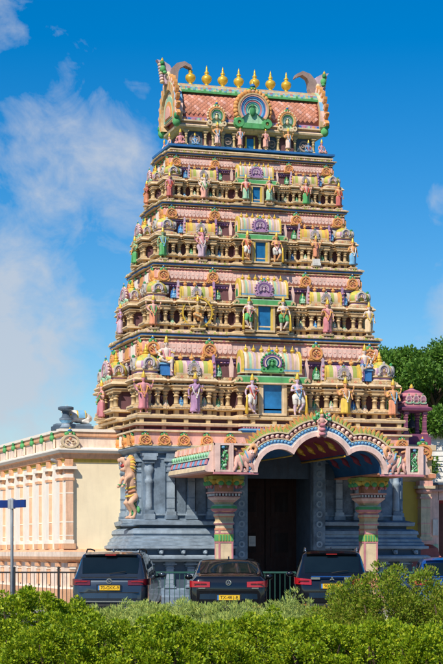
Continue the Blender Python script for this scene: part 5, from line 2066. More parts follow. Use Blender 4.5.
al.lathe((0, 0, 0), [(.24, 0), (.26, .06), (.18, .12), (.15, .22), (.24, .30), (.26, .36), (.16, .42), (.12, .56), (.16, .62), (.30, .68), (.30, .75), (.22, .78)],
         ['slate_dark', 'slate', 'slate_light', 'sky_blue', 'slate', 'slate_dark', 'slate_dark', 'slate_dark', 'slate', 'slate_dark', 'slate_dark'], 16)
alo = al.build('lotus_altar')
alo.location = (bx0 - .06, by0 - .32, zr + .005)
alo.scale = (.78, .78, .86)
tag(alo, 'dark blue grey lotus altar behind the bull on the hall roof', 'altar')

# right-hand hall: ochre wall, corner pilaster, parapet
xr0, xr1 = 3.9, inv(427.5, 500, HY)[0]
rh = empty('ochre_hall', (xr0, HY, 0))
tag(rh, 'ochre temple hall wall with pink parapet at the far side of the tower', 'building')
wd = xr1 - xr0
m = MB()
m.box((wd / 2, 12, 2.4), (wd, 24, 4.8), 'ochre')
m.build('wall', rh)
m = MB()
fr2 = [(0, 0), (wd, 0), (wd, 24), (0, 24)]
m.mould(fr2, [(.34, 0), (.34, 1.45), (.28, 1.55), (.24, 1.75), (.12, 1.85), (.02, 1.88)], 'red_brick')
m.build('base_moulding', rh)
m = MB()
z0_ = inv(425, 478, HY)[1]
m.mould(fr2, [(.02, z0_ - .12), (.12, z0_ - .06), (.20, z0_), (.20, z0_ + .12), (.10, z0_ + .15), (.10, 4.75), (.2, 4.78), (.2, 4.95), (-.2, 4.97)],
        ['cream_light', 'cream', 'salmon', 'cream_light', 'cream', 'pink_light', 'cream_light', 'pink'])
ph_o = m.build('parapet', rh)
ME_PIL_RH = square_pilaster_mesh('cream_light', 'pink')
inst(ME_PIL_RH, 'pilaster', rh, (wd - .18, -.10, 1.87), 0, (1.7, 1.7, z0_ - 1.97))
inst(ME_ROSETTE, 'medallion', ph_o, (wd - .25, -.16, z0_ + .55), 0, (.62, .5, .48))
m = MB()
m.tube([(wd * .45, -.12, 3.4), (wd * .45, .0, 3.4)], .07, 'dark_grey', 10)
o = m.build('wall_lamp')
o.location = (xr0, HY, 0)
tag(o, 'small round dark fitting on the ochre wall', 'lamp')

# pink bell pavilion on its roof
bpx = inv(412, 433, HY + .6)[0]
bp = empty('bell_pavilion', (bpx, HY + .65, 4.955))
bp.scale = (.88, .88, .96)
tag(bp, 'pink violet rooftop pavilion with domed roof and a hanging bell', 'pavilion')
m = MB()
m.box((0, 0, .14), (1.10, 1.0, .28), 'pink_violet')
m.box((0, 0, .33), (.94, .86, .10), 'pink_violet')
m.build('base', bp)
ME_PIL_BELL = square_pilaster_mesh('pink_violet', 'rose')
for sx in (-1, 1):
    for sy in (-1, 1):
        inst(ME_PIL_BELL, 'pillar', bp, (sx * .36, sy * .33, .38), 0, (.62, .62, .72))
m = MB()
sq4 = rect(.42, .38)
m.mould(sq4, [(-.02, 1.10), (.06, 1.12), (.14, 1.15), (.16, 1.22), (.04, 1.28), (.04, 1.36)], ['pink_violet', 'rose', 'pink_violet', 'pink_violet', 'rose'])
m.mould(sq4, [(.0, 1.36), (.02, 1.40), (-.04, 1.46), (-.02, 1.54)], ['pink_violet', 'rose', 'pink_violet'])
m.lathe((0, 0, 1.54), [(.40, 0), (.44, .08), (.38, .18), (.24, .27), (.10, .32), (.06, .36), (.08, .40), (.01, .50)], ['pink_violet', 'rose', 'pink_violet', 'rose', 'pink_violet', 'gold', 'gold'], 12, sq=.5)
m.build('roof', bp)
for sx in (-1, 0, 1):
    inst(ME_KUDU_ROSE, 'medallion', bp, (sx * .27, -.40, 1.36), 0, (.26, .3, .30))
m = MB()
m.lathe((0, 0, .62), [(.15, 0), (.13, .03), (.11, .12), (.09, .22), (.03, .27), (.02, .48)], 'dark_grey', 12)
bo = m.build('bell')
bo.location = (bpx, HY + .65, 4.94)
bo.scale = (.9, .9, .96)
tag(bo, 'dark bell hanging inside the pink rooftop pavilion', 'bell')

# annex with dark red door, and the white clad building behind it
ax = xr1 + .12
an = empty('pink_annex', (ax, HY + .4, 0))
tag(an, 'low pink annex with a dark red doorway beside the ochre hall', 'building')
m = MB()
zA = inv(436, 485, HY + .4)[1]
zB = inv(436, 500, HY + .4)[1]
m.box((.22, 4, zA / 2), (.44, 8, zA), 'pink_light')
m.box((4.4, 4, zA / 2), (5.2, 8, zA), 'pink_light')
m.box((1.12, 4, (zA + zB) / 2), (1.40, 8, zA - zB), 'pink_light')
m.build('wall', an)
m = MB()
m.box((3.5, 3.9, zA + .03), (7.2, 8.4, .06), 'slate_dark')
m.box((3.5, -.06, zA - .18), (7.05, .14, .06), 'pink')
m.build('roof_edge', an)
m = MB()
m.box((1.12, .45, zB / 2), (1.38, .08, zB), 'maroon')
m.box((.75, .39, zB / 2), (.56, .05, zB - .2), 'brown')
m.box((1.46, .39, zB / 2), (.60, .05, zB - .2), 'brown')
m.build('door', an)
for z_, h_, mt_ in ((2.4, .5, 'white'), (1.65, .45, 'mint')):
    m = MB()
    m.box((.30, -.03, z_), (.18, .05, h_), mt_)
    m.build('notice_board', an)

wb = empty('white_building', at(470, 76))
wb.rotation_euler = (0, 0, -YAW)
tag(wb, 'white clapboard building behind the pink annex', 'building')
m = MB()
zW = EYE + (HOR - 437) * 76 / F_PX
wx = (430 - 470) * 76 / F_PX
m.box((wx + 6, 4, zW / 2), (12, 8, zW), 'white')
m.build('wall', wb)
m = MB()
m.box((wx + 6, 4, zW + .1), (12.3, 8.3, .22), 'hall_white')
m.build('roof_edge', wb)
for q in range(26):
    z = zW - .25 - q * .22
    b_ = MB()
    b_.add([(wx - .03, -.02, z - .11), (wx + 12.03, -.02, z - .11), (wx + 12.03, -.06, z - .11), (wx - .03, -.06, z - .11),
            (wx - .03, -.012, z + .10), (wx + 12.03, -.012, z + .10), (wx + 12.03, -.02, z + .10), (wx - .03, -.02, z + .10)],
           [(3, 2, 1, 0), (4, 5, 6, 7), (3, 7, 6, 2), (0, 1, 5, 4), (0, 4, 7, 3), (1, 2, 6, 5)], 'white')
    b_.build('board', wb)

# ------------------------------------------------------------------ fence, sign
FD = 46.95


def fence_run(u0, u1, mat, label, n_post, spacing=.105):
    p0, p1 = at(u0, FD), at(u1, FD)
    L_ = (p1 - p0).length
    rz = math.atan2(p1.y - p0.y, p1.x - p0.x)
    f = empty('railing', p0, rz)
    tag(f, label, 'fence')
    H_ = 1.12
    for z, nm in ((H_ - .03, 'top_rail'), (.16, 'bottom_rail')):
        m = MB()
        m.box((L_ / 2, 0, z), (L_, .04, .045), mat)
        m.build(nm, f)
    m = MB()
    m.box((0, 0, .62), (.016, .016, .90), mat)
    me = mesh_of(m, 'bar')
    n = int(L_ / spacing)
    for i in range(1, n):
        inst(me, 'bar', f, (L_ * i / n, 0, 0))
    m = MB()
    m.box((0, 0, .60), (.06, .06, 1.20), mat)
    m.lathe((0, 0, 1.20), [(.035, 0), (.04, .02), (.005, .05)], mat, 8)
    me = mesh_of(m, 'post')
    for i in range(n_post + 1):
        inst(me, 'post', f, (L_ * i / n_post, 0, 0))


fence_run(-30, 103, 'fence_dark', 'dark metal railing in front of the cream hall', 3)
fence_run(104.5, 300, 'fence_paint', 'green metal railing in front of the blue tower base', 4, .13)
fence_run(301.5, 470, 'fence_paint', 'green metal railing before the ochre hall, mostly behind the shrub', 3, .13)

sg = empty('street_sign', at(12, 35.0))
sg.rotation_euler = (0, 0, -YAW)
tag(sg, 'grey pole with two blue street name boards above the hedge', 'sign')
m = MB()
m.lathe((0, 0, 0), [(.03, 0), (.03, 2.62), (.032, 2.66), (.02, 2.68)], 'metal_grey', 12)
m.lathe((0, 0, 0), [(.045, 0), (.045, .3), (.03, .34)], 'metal_grey', 12)
m.build('pole', sg)
for x0, x1, rot in ((-.62, -.045, 0.0), (.0, .45, R(70))):
    m = MB()
    c0, c1 = .045, (x1 - x0) + .045
    m.box(((c0 + c1) / 2, 0, 2.56), (c1 - c0, .03, .15), 'sign_blue')
    m.box(((c0 + c1) / 2, 0, 2.56), (c1 - c0 - .03, .034, .125), 'sign_blue')
    m.box((.05, 0, 2.56), (.06, .06, .19), 'metal_grey')
    m.build('name_board', sg, (0, 0, 0), math.pi if rot == 0 else -R(52))


# ------------------------------------------------------------------ cars
def text_mesh(body, size, mat, name='plate_text', depth=.002):
    cu = bpy.data.curves.new(name, 'FONT')
    cu.body = body
    cu.size = size
    cu.align_x = 'CENTER'
    cu.align_y = 'CENTER'
    cu.extrude = depth
    o = bpy.data.objects.new(name, cu)
    col.objects.link(o)
    dg = bpy.context.evaluated_depsgraph_get()
    me = bpy.data.meshes.new_from_object(o.evaluated_get(dg))
    bpy.data.objects.remove(o)
    me.materials.clear()
    me.materials.append(MATS[mat])
    return me


def interp(tab, y):
    for (a, va), (b, vb) in zip(tab[:-1], tab[1:]):
        if y <= b:
            t = 0 if b == a else max(0, (y - a) / (b - a))
            return va + (vb - va) * t
    return tab[-1][1]


def sstep(tab, y):
    """smoothed interpolation"""
    e = .03
    return (interp(tab, y - e) + 2 * interp(tab, y) + interp(tab, y + e)) / 4


def make_car(loc, rz, spec, label):
    L_, W, belt = spec['L'], spec['W'] / 2, spec['belt']
    top, body_mat = spec['top'], spec['mat']
    car = empty('parked_car', loc, rz)
    tag(car, label, 'car')
    wplan = [(0, .80), (.03, .88), (.08, .935), (.16, .97), (.30, .99), (.7, 1.0), (L_ - .9, 1.0), (L_ - .35, .95), (L_ - .12, .84), (L_, .66)]
    rear_lean = spec.get('lean', .10)
    stations = [0, .015, .04, .08, .13, .2, .3, .4, .5, .6, .72, .85, 1.0, 1.15, 1.3, 1.5, 1.8, 2.1, 2.4, 2.7, 2.9, 3.1, 3.3, 3.5, 3.8, 4.05, L_ - .3, L_ - .16, L_ - .06, L_]
    stations = sorted(set([s for s in stations if s <= L_]))

    def section(y, off=0.0):
        w = W * sstep(wplan, y) + off
        tp = sstep(top, y) + off
        bl = min(belt, tp - .02)
        gh = max(0, tp - belt)
        pts = [(0, .24), (w * .80, .24), (w * .93, .27), (w * .975, .36), (w * .99, .50), (w, .66), (w * .995, bl - (bl - .66) * .35), (w * .975, bl - .01)]
        tk = min(1, gh / .45)
        for s_ in (.06, .3, .55, .78, .90):
            pts.append((w * (.965 - tk * .225 * s_ ** 1.25 - (1 - tk) * .10 * s_), bl + (tp - bl) * s_))
        pts += [(w * (.70 - .0 * tk), bl + (tp - bl) * .965), (w * .50, bl + (tp - bl) * .988), (w * .25, bl + (tp - bl) * .998), (0, tp)]
        return pts

    m = MB()
    loops = []
    for y in stations:
        half = section(y)
        lp = [(x, y + rear_lean * max(0, (z - .55)) * max(0, 1 - y / .5), z) for x, z in half]
        lp2 = [(-x, y_, z) for x, y_, z in reversed(lp[1:-1])]
        loops.append(lp + lp2)
    m.rings(loops, body_mat, True, True)
    body = m.build('body', car)

    # glass patches: strips of the surface, pushed out a little
    def patch(name, ys, xs_, parent=car, mat='car_glass', off=.006):
        """rear/front screens: grid over y and x fraction, on the top surface"""
        g = MB()
        rows = []
        for y in ys:
            half = section(y, off)
            w = max(p[0] for p in half)
            row = []
            for fx_ in xs_:
                xt = abs(fx_) * half[-4][0] / .70 * 1.0
                # height on the section at this x
                z = half[-1][1]
                for (xa, za), (xb, zb) in zip(half[8:-1], half[9:]):
                    if xb <= xt <= xa and xa > xb:
                        t = (xt - xb) / (xa - xb)
                        z = zb + (za - zb) * t
                        break
                yy = y + rear_lean * max(0, (z - .55)) * max(0, 1 - y / .5)
                row.append((math.copysign(xt, fx_), yy - off * (1 if y < L_ / 2 else -1), z + off))
            rows.append(row)
        n = len(xs_)
        g.add([p for r_ in rows for p in r_], [(i * n + j, i * n + j + 1, (i + 1) * n + j + 1, (i + 1) * n + j) for i in range(len(rows) - 1) for j in range(n - 1)], mat, True)
        return g.build(name, parent)

    def lin(a, b, n):
        return [a + (b - a) * i / (n - 1) for i in range(n)]
    r0, r1 = spec['rear_glass']
    patch('rear_window', lin(r0, r1, 8), lin(-.74, .74, 13))
    f0, f1 = spec['front_glass']
    patch('windscreen', lin(f0, f1, 8), lin(-.80, .80, 13))
    for s in (-1, 1):
        for y0, y1 in spec['side_glass']:
            g = MB()
            rows = []
            for y in lin(y0, y1, 8):
                half = section(y, .006)
                rows.append([(s * x, y, z) for x, z in half[8:12]])
            n = 4
            g.add([p for r_ in rows for p in r_], [(i * n + j, i * n + j + 1, (i + 1) * n + j + 1, (i + 1) * n + j) for i in range(7) for j in range(n - 1)], 'car_glass', True)
            g.build('side_window', car)
    # bumper
    m = MB()
    bz0, bz1 = .30, .60
    lo = []
    for x in lin(-1, 1, 17):
        yy = -.06 + .30 * abs(x) ** 5
        lo.append((x * W * .97, yy))
    for z0_, z1_, push, mt in ((.26, .40, .02, 'car_plastic'), (.40, .64, 0.0, body_mat)):
        vs = []
        for x, yy in lo:
            vs += [(x, yy + push, z0_), (x, yy + push - .012, (z0_ + z1_) / 2), (x, yy + push, z1_), (x, yy + .26, z1_ + .01), (x, yy + .26, z0_)]
        nf = []
        for i in range(len(lo) - 1):
            for j in range(5):
                nf.append((i * 5 + j, (i + 1) * 5 + j, (i + 1) * 5 + (j + 1) % 5, i * 5 + (j + 1) % 5))
        m.add(vs, nf, mt, False)
    bump = m.build('rear_bumper', car)
    if spec.get('chrome_strip'):
        m = MB()
        m.box((0, -.068, .44), (W * 1.5, .02, .022), 'chrome')
        m.build('chrome_strip', bump)
    for s in (-1, 1):
        m = MB()
        m.box((s * W * .72, -.02, .35), (.22, .06, .035), 'lamp_red')
        m.build('reflector', bump)
        m = MB()
        m.box((s * W * .52, -.05, .285), (.20, .08, .05), 'chrome')
        m.build('exhaust', bump)
    # tail lamps: wrap-around blocks following the rear corner
    lx0, lx1, lz0, lz1 = spec['lamp']
    for s in (-1, 1):
        m = MB()
        top_, bot, loop = [], [], []
        nseg = 9
        rows = []
        for j in range(nseg):
            t = j / (nseg - 1)
            x = lx0 + (lx1 - lx0) * min(1, t * 1.25)
            # follow plan curve: find y where half-width = x
            yv = 0.0
            for yy in lin(0, .5, 80):
                if W * sstep(wplan, yy) >= x:
                    yv = yy
                    break
            if t > .8:
                yv += (t - .8) * 1.1
                x = W * sstep(wplan, yv)
            zz0 = lz0 + spec.get('lamp_rise', 0) * t
            zz1 = lz1 - (spec.get('lamp_taper', .02)) * (1 - t)
            row = []
            for z in (zz0, zz0 * .5 + zz1 * .5, zz1):
                yl = yv + rear_lean * max(0, (z - .55)) * max(0, 1 - yv / .5)
                row.append((s * (x + .012), yl - .022, z))
            rows.append(row)
        vs = [p for r_ in rows for p in r_]
        fs = [(i * 3 + j, (i + 1) * 3 + j, (i + 1) * 3 + j + 1, i * 3 + j + 1) for i in range(nseg - 1) for j in range(2)]
        m.add(vs, fs, 'lamp_red' if spec.get('bright', True) else 'lamp_dark', True)
        # rim back to the body
        vs2 = vs + [(p[0] - s * .02, p[1] + .06, p[2]) for p in vs]
        N_ = len(vs)
        rim = [i * 3 for i in range(nseg)] + [(nseg - 1) * 3 + 1] + [i * 3 + 2 for i in reversed(range(nseg))] + [1]
        m.add(vs2, [(rim[i], rim[(i + 1) % len(rim)], N_ + rim[(i + 1) % len(rim)], N_ + rim[i]) for i in range(len(rim))], 'lamp_dark')
        lo_ = m.build('tail_lamp', car)
        m = MB()
        zmid = lz0 + (lz1 - lz0) * .5
        for q in range(2):
            p = rows[2 + 2 * q][1]
            m.box((p[0], p[1] - .012, zmid), (.14, .02, .022), 'lamp_dark' if spec.get('bright', True) else 'lamp_red')
        m.build('lamp_element', lo_)
    # plate, emblem, details on the tailgate
    pz, py = spec['plate_z'], spec['plate_y']
    lean = math.atan(rear_lean)
    m = MB()
    m.box((0, 0, 0), (.52, .014, .112), 'plate_yellow')
    po = m.build('number_plate', car, (0, py, pz))
    me = text_mesh(spec['plate'], .105, 'black')
    o = link(bpy.data.objects.new('plate_text', me), po, (.02, -.0085, 0))
    o.rotation_euler = (R(90), 0, 0)
    m = MB()
    m.box((-.243, -.001, 0), (.036, .0145, .112), 'blue')
    m.build('country_strip', po)
    m = MB()
    m.box((0, py + .012, pz), (.60, .02, .16), 'car_plastic')
    m.build('plate_recess', car)
    ez, ey = spec['emblem_z'], spec['emblem_y']
    m = MB()
    if spec['emblem'] == 'round':
        m.arc(0, 0, .052, .065, 0, 360, -.02, .0, 'chrome', 24)
        m.prism([(.052 * math.cos(R(t)), .052 * math.sin(R(t))) for t in range(0, 360, 15)], -.012, 0, 'car_plastic')
        for a, b in (((-.022, .048), (0, .008)), ((0, .008), (.022, .048)), ((-.046, .022), (-.022, -.046)), ((-.022, -.046), (0, -.004)), ((0, -.004), (.022, -.046)), ((.022, -.046), (.046, .022))):
            m.tube([(a[0], -.016, a[1]), (b[0], -.016, b[1])], .006, 'chrome', 5)
    else:
        for a in (90, 210, 330):
            c, s = math.cos(R(a)), math.sin(R(a))
            P = [(0, 0), (.035 * math.cos(R(a + 30)), .035 * math.sin(R(a + 30))), (.07 * c, .07 * s), (.035 * math.cos(R(a - 30)), .035 * math.sin(R(a - 30)))]
            m.prism(P, -.02, 0, 'chrome')
    m.build('emblem', car, (0, ey, ez))
    for q in spec.get('trim', []):
        m = MB()
        m.box((0, 0, 0), q[1], q[2])
        m.build('tailgate_trim', car, q[0])
    # roof: spoiler, rails, fin
    if spec.get('spoiler'):
        y, z = spec['spoiler']
        m = MB()
        vs = []
        for x in lin(-.62, .62, 9):
            vs += [(x * W / .92, y - .02 + .05 * abs(x) ** 2, z + .01 - .05 * abs(x) ** 2.5), (x * W / .92, y + .24, z + .055 - .06 * abs(x) ** 2.5), (x * W / .92, y + .26, z - .0), (x * W / .92, y + .02 + .05 * abs(x) ** 2, z - .035 - .05 * abs(x) ** 2.5)]
        m.add(vs, [(i * 4 + j, i * 4 + (j + 1) % 4, (i + 1) * 4 + (j + 1) % 4, (i + 1) * 4 + j) for i in range(8) for j in range(4)] + [(0, 3, 2, 1), (32, 33, 34, 35)], body_mat)
        sp_ = m.build('spoiler', car)
        m = MB()
        m.box((0, y - .022, z - .012), (.26, .02, .018), 'lamp_red')
        m.build('brake_lamp', sp_)
        m = MB()
        wy, wz = spec['wiper']
        m.tube([(.0, wy - .03, wz), (.20, wy - .03, wz + .03), (.38, wy - .015, wz + .05)], .010, 'car_plastic', 6)
        m.build('rear_wiper', car)
    if spec.get('rails'):
        for s in (-1, 1):
            m = MB()
            zt_ = sstep(top, 1.5)
            m.tube([(s * W * .70, .80, zt_ - .03), (s * W * .70, .95, zt_ + .035), (s * W * .71, 1.6, zt_ + .04), (s * W * .71, 2.3, zt_ + .015), (s * W * .71, 2.45, zt_ - .05)], .018, 'chrome' if spec['rails'] == 'chrome' else 'car_plastic', 8)
            m.build('roof_rail', car)
    m = MB()
    zt_ = sstep(top, spec['fin_y'])
    m.prism([(spec['fin_y'] - .08, zt_ - .01), (spec['fin_y'] + .14, zt_ - .02), (spec['fin_y'] + .02, zt_ + .055), (spec['fin_y'] - .04, zt_ + .065)], -.016, .016, body_mat, 'x')
    m.build('antenna_fin', car)
    # mirrors, wheels
    for s in (-1, 1):
        m = MB()
        my = spec['mirror_y']
        m.ball((s * (W + .09), my, belt + .06), (.10, .055, .07), body_mat, 12, 8)
        m.tube([(s * W * .95, my + .02, belt + .01), (s * (W + .08), my + .01, belt + .05)], .025, 'car_plastic', 7)
        mo = m.build('mirror', car)
        for yw in (.82, L_ - .92):
            tr = MB()
            prof = [(.20, -.10), (.29, -.11), (.335, -.09), (.345, -.05), (.345, .05), (.335, .09), (.29, .11), (.20, .10)]
            tr.lathe((0, 0, 0), prof, 'rubber', 24)
            w_o = tr.build('wheel', car, (s * (W - .13), yw, .345))
            w_o.rotation_euler = (0, R(90), 0)
            rm = MB()
            rm.lathe((0, 0, s * .075), [(.20, -.01), (.20, .01), (.05, .02)], 'car_plastic', 20)
            for q in range(5):
                a = R(72 * q)
                rm.tube([(.03 * math.cos(a), .03 * math.sin(a), s * .10), (.20 * math.cos(a), .20 * math.sin(a), s * .095)], [.035, .022], 'chrome', 6)
            rm.build('rim', w_o)
        # headlamps at the front
        m = MB()
        m.ball((s * W * .70, L_ - .10, .68), (.16, .10, .07), 'chrome', 10, 6)
        m.build('headlamp', car)
    return car


SUV = dict(L=4.45, W=1.84, belt=.98, mat='car_navy', top=[(0, .90), (.04, .99), (.10, 1.04), (.16, 1.08), (.46, 1.54), (.54, 1.60), (.8, 1.635), (1.5, 1.65), (2.3, 1.62), (2.7, 1.52), (3.35, 1.10), (4.1, .98), (4.36, .84), (4.45, .62)],
           rear_glass=(.17, .44), front_glass=(2.72, 3.30), side_glass=[(.55, .95), (1.02, 1.75), (1.83, 2.65)], lamp=(.44, .915, .83, .99), lamp_rise=0.0, lamp_taper=.05,
           plate_z=.765, plate_y=-.02, plate='70-GKK-9', emblem='round', emblem_z=.925, emblem_y=-.005 + .04, spoiler=(.38, 1.56), wiper=(.17, 1.10), rails='dark', fin_y=.95, mirror_y=2.85, chrome_strip=True, lean=.10, bright=False,
           trim=[((0, .02, 1.015), (1.35, .02, .02), 'car_plastic'), ((0, -.02, .655), (1.42, .03, .018), 'car_plastic')])
SEDAN = dict(L=4.77, W=1.83, belt=.94, mat='car_black', top=[(0, .86), (.03, .98), (.06, 1.04), (.12, 1.06), (.58, 1.09), (.66, 1.11), (1.30, 1.40), (1.45, 1.43), (2.0, 1.465), (2.5, 1.45), (2.9, 1.36), (3.55, 1.02), (4.3, .90), (4.65, .78), (4.77, .58)],
             rear_glass=(.68, 1.28), front_glass=(2.92, 3.48), side_glass=[(1.10, 1.62), (1.72, 2.75)], lamp=(.42, .91, .80, .955), lamp_rise=0.0, lamp_taper=.03,
             plate_z=.56, plate_y=-.085, plate='TX-481-R', emblem='round', emblem_z=.905, emblem_y=.012, fin_y=1.75, mirror_y=3.05, lean=.06,
             trim=[((-.62, -.012, .775), (.16, .012, .022), 'chrome'), ((.62, -.012, .775), (.16, .012, .022), 'chrome'), ((0, -.0, .715), (1.4, .02, .012), 'car_plastic')])
SUV2 = dict(L=4.66, W=1.80, belt=1.0, mat='car_black', top=[(0, .90), (.04, 1.0), (.10, 1.05), (.16, 1.09), (.46, 1.56), (.54, 1.62), (.8, 1.665), (1.5, 1.68), (2.3, 1.65), (2.75, 1.54), (3.40, 1.14), (4.2, 1.0), (4.55, .84), (4.66, .62)],
            rear_glass=(.17, .44), front_glass=(2.78, 3.36), side_glass=[(.55, 1.0), (1.08, 1.8), (1.88, 2.7)], lamp=(.48, .895, .83, 1.02), lamp_rise=.02, lamp_taper=.06,
            plate_z=.80, plate_y=-.02, plate='90-XKB-2', emblem='diamond', emblem_z=.975, emblem_y=.015, spoiler=(.38, 1.58), wiper=(.17, 1.12), rails='chrome', fin_y=.95, mirror_y=2.95, lean=.10,
            trim=[((-.40, .0, .985), (.22, .02, .05), 'chrome'), ((.40, .0, .985), (.22, .02, .05), 'chrome'), ((0, .005, 1.03), (1.0, .02, .03), 'car_blue')])
HATCH = dict(SUV, mat='car_blue', W=1.76, L=4.1, belt=.92, plate='SK-203-D', rails=None, emblem='diamond', fin_y=.9,
             top=[(0, .86), (.04, .95), (.10, 1.0), (.16, 1.03), (.5, 1.42), (.6, 1.46), (1.2, 1.50), (2.0, 1.48), (2.4, 1.38), (3.1, 1.0), (3.75, .88), (4.0, .76), (4.1, .58)], spoiler=(.42, 1.42),
            front_glass=(2.42, 3.05), side_glass=[(.6, 1.0), (1.05, 1.6), (1.7, 2.35)], mirror_y=2.6, wiper=(.17, 1.05), bright=True)


def car_at(u, depth, head):
    p = at(u, depth)
    return (p.x, p.y, .004), -(YAW + R(head))


make_car(*car_at(109, 42.6, 3.4), SUV, 'dark blue grey estate car in front of the cream hall railing')
make_car(*car_at(228.5, 41.6, 0.4), SEDAN, 'black saloon car parked in front of the porch column')
make_car(*car_at(332, 43.0, 1.8), SUV2, 'black off road car with silver roof rails partly behind the shrub')
make_car(*car_at(452, 42.6, 3.0), HATCH, 'bright blue hatchback mostly hidden behind the shrub by the annex')


# ------------------------------------------------------------------ vegetation
def leaf_cloud(name, pts, nrm, size, mat, parent=None, aspect=.5, jitter=.8, fold=.25, up=.4):
    """many leaf-shaped faces (two folded quads each); pts, nrm: (n,3)"""
    n = len(pts)
    size = np.asarray(size, float).reshape(-1, 1) * np.ones((n, 1))
    d = nrm + rng.normal(0, jitter, (n, 3)) + np.array([0, 0, up])
    d /= np.linalg.norm(d, axis=1, keepdims=True)          # leaf length direction
    r = rng.normal(0, 1, (n, 3))
    s = np.cross(d, r)
    s /= np.linalg.norm(s, axis=1, keepdims=True) + 1e-9
    nn = np.cross(s, d)
    w = size * aspect * .5
    v = np.empty((n, 6, 3))
    v[:, 0] = pts
    v[:, 1] = pts + d * size * .5 + s * w + nn * size * fold * .4
    v[:, 2] = pts + d * size * 1.0 - nn * size * .12
    v[:, 3] = pts + d * size * .5 - s * w + nn * size * fold * .4
    v[:, 4] = pts + d * size * .5
    v[:, 5] = pts + d * size * .5
    v = v[:, :5]
    me = bpy.data.meshes.new(name)
    me.vertices.add(n * 5)
    me.vertices.foreach_set('co', v.reshape(-1))
    base_ = (np.arange(n) * 5).reshape(-1, 1)
    tri = np.concatenate([base_ + np.array([[0, 1, 4]]), base_ + np.array([[1, 2, 4]]), base_ + np.array([[4, 2, 3]]), base_ + np.array([[0, 4, 3]])], axis=1).reshape(-1)
    me.loops.add(len(tri))
    me.loops.foreach_set('vertex_index', tri.astype(np.int32))
    me.polygons.add(len(tri) // 3)
    me.polygons.foreach_set('loop_start', np.arange(0, len(tri), 3, dtype=np.int32))
    me.polygons.foreach_set('loop_total', np.full(len(tri) // 3, 3, dtype=np.int32))
    me.materials.append(MATS[mat])
    me.update(calc_edges=True)
    me.validate()
    return link(bpy.data.objects.new(name, me), parent)


def fnoise(p, seed, f):
    rs = np.random.default_rng(seed)
    out = np.zeros(len(p))
    for i in range(7):
        k_ = rs.normal(0, 1, 3) * f * (1 + .35 * i)
        out += np.sin(p @ k_ + rs.uniform(0, 6.28)) / (1 + .3 * i)
    return out / 3.2


def bush(name, label, u, depth, rx, ry, top, n, size, mat, seed, group=None, bot=0.05, up=.4, aspect=.5, rough=.16, shell=.30, cat='shrub', freq=3.0, clumps=90, clump_r=.105):
    """a shrub standing on the ground: ellipsoid-like mass with an uneven surface"""
    c = at(u, depth)
    t = empty(name, (c.x, c.y, 0), -YAW)
    tag(t, label, cat, group)
    rs = np.random.default_rng(seed)
    nc = clumps
    d = rs.normal(0, 1, (nc, 3))
    d /= np.linalg.norm(d, axis=1, keepdims=True)
    d[:, 2] = np.abs(d[:, 2]) * 1.0 - .12 * (rs.random(nc) < .3)
    q = d * (np.abs(d) ** 2.8).sum(axis=1, keepdims=True) ** (-1 / 2.8)
    dim = np.array([rx, ry, top])
    rad = 1 + rough * fnoise(q * dim, seed + 1, freq)
    cc = q * (rad * rs.uniform(.78, .97, nc)).reshape(-1, 1) * dim
    cr_ = rs.uniform(.6, 1.25, nc) * clump_r
    per_ = n // nc
    idx = np.repeat(np.arange(nc), per_)
    dd = rs.normal(0, 1, (len(idx), 3)) + d[idx] * .7
    dd /= np.linalg.norm(dd, axis=1, keepdims=True)
    p = cc[idx] + dd * (cr_[idx] * (1 - .5 * rs.random(len(idx)) ** 2)).reshape(-1, 1)
    p[:, 2] = np.maximum(p[:, 2], bot)
    leaf_cloud('foliage', p, dd * 1.3 + d[idx] * .4, rs.uniform(.55, 1.35, len(idx)) * size, mat, t, aspect, .6, .3, up)
    m = MB()
    for i in range(7):
        a = 6.28 * i / 7
        m.tube([(.1 * math.cos(a) * rx, .1 * math.sin(a) * ry, 0), (.4 * math.cos(a) * rx, .4 * math.sin(a) * ry, top * .5), (.62 * math.cos(a) * rx, .62 * math.sin(a) * ry, top * .78)], [.03, .02, .008], 'twig', 6)
    m.build('stems', t)
    return t


GH = 'clipped leafy bushes of the front hedge'
zt_at = lambda v, d: EYE - (v - HOR) * d / F_PX
# front row of rounded clipped bushes
row = [(-8, 17.2, 616, .62), (52, 16.6, 620, .62), (108, 17.0, 618, .58), (160, 16.4, 622, .60), (216, 16.8, 621, .56), (262, 17.4, 613, .62), (318, 16.6, 619, .60), (372, 16.8, 622, .60), (428, 16.4, 626, .60)]
desc = ['bright green clipped bush at the sign pole end of the front hedge', 'bright green clipped bush of the front hedge in front of the sign pole mound', 'bright green clipped bush of the front hedge below the dark blue grey car',
        'bright green clipped bush of the front hedge below the gap between two cars', 'bright green clipped bush of the front hedge below the black saloon', 'rounded taller clipped bush of the front hedge below the feathery plants',
        'bright green clipped bush of the front hedge at the foot of the tall loose shrub', 'green clipped bush under the middle of the tall loose shrub', 'green clipped bush under the far end of the tall loose shrub']
for i, (u, d, v, rx) in enumerate(row):
    bush('clipped_bush', desc[i], u, d, rx * .78, .75, zt_at(v, d) - .0, 28000, .031, 'leaf_hedge', 40 + i, GH, rough=.10, freq=4.0, aspect=.6, clumps=210, clump_r=.075)
# mound on the left behind the front row
bush('hedge_mound', 'rounded bright green mound below the street sign pole', 18, 20.5, .78, .70, zt_at(588, 20.5), 28000, .034, 'leaf_hedge', 71, rough=.07, freq=3, aspect=.62, clumps=220, clump_r=.08)
bush('hedge_mound', 'low bright green mound beside the sign pole mound, under the dark blue grey car', 66, 20.8, .45, .60, zt_at(596, 20.8), 18000, .034, 'leaf_hedge', 72, rough=.08, freq=3, aspect=.62, clumps=150, clump_r=.08)
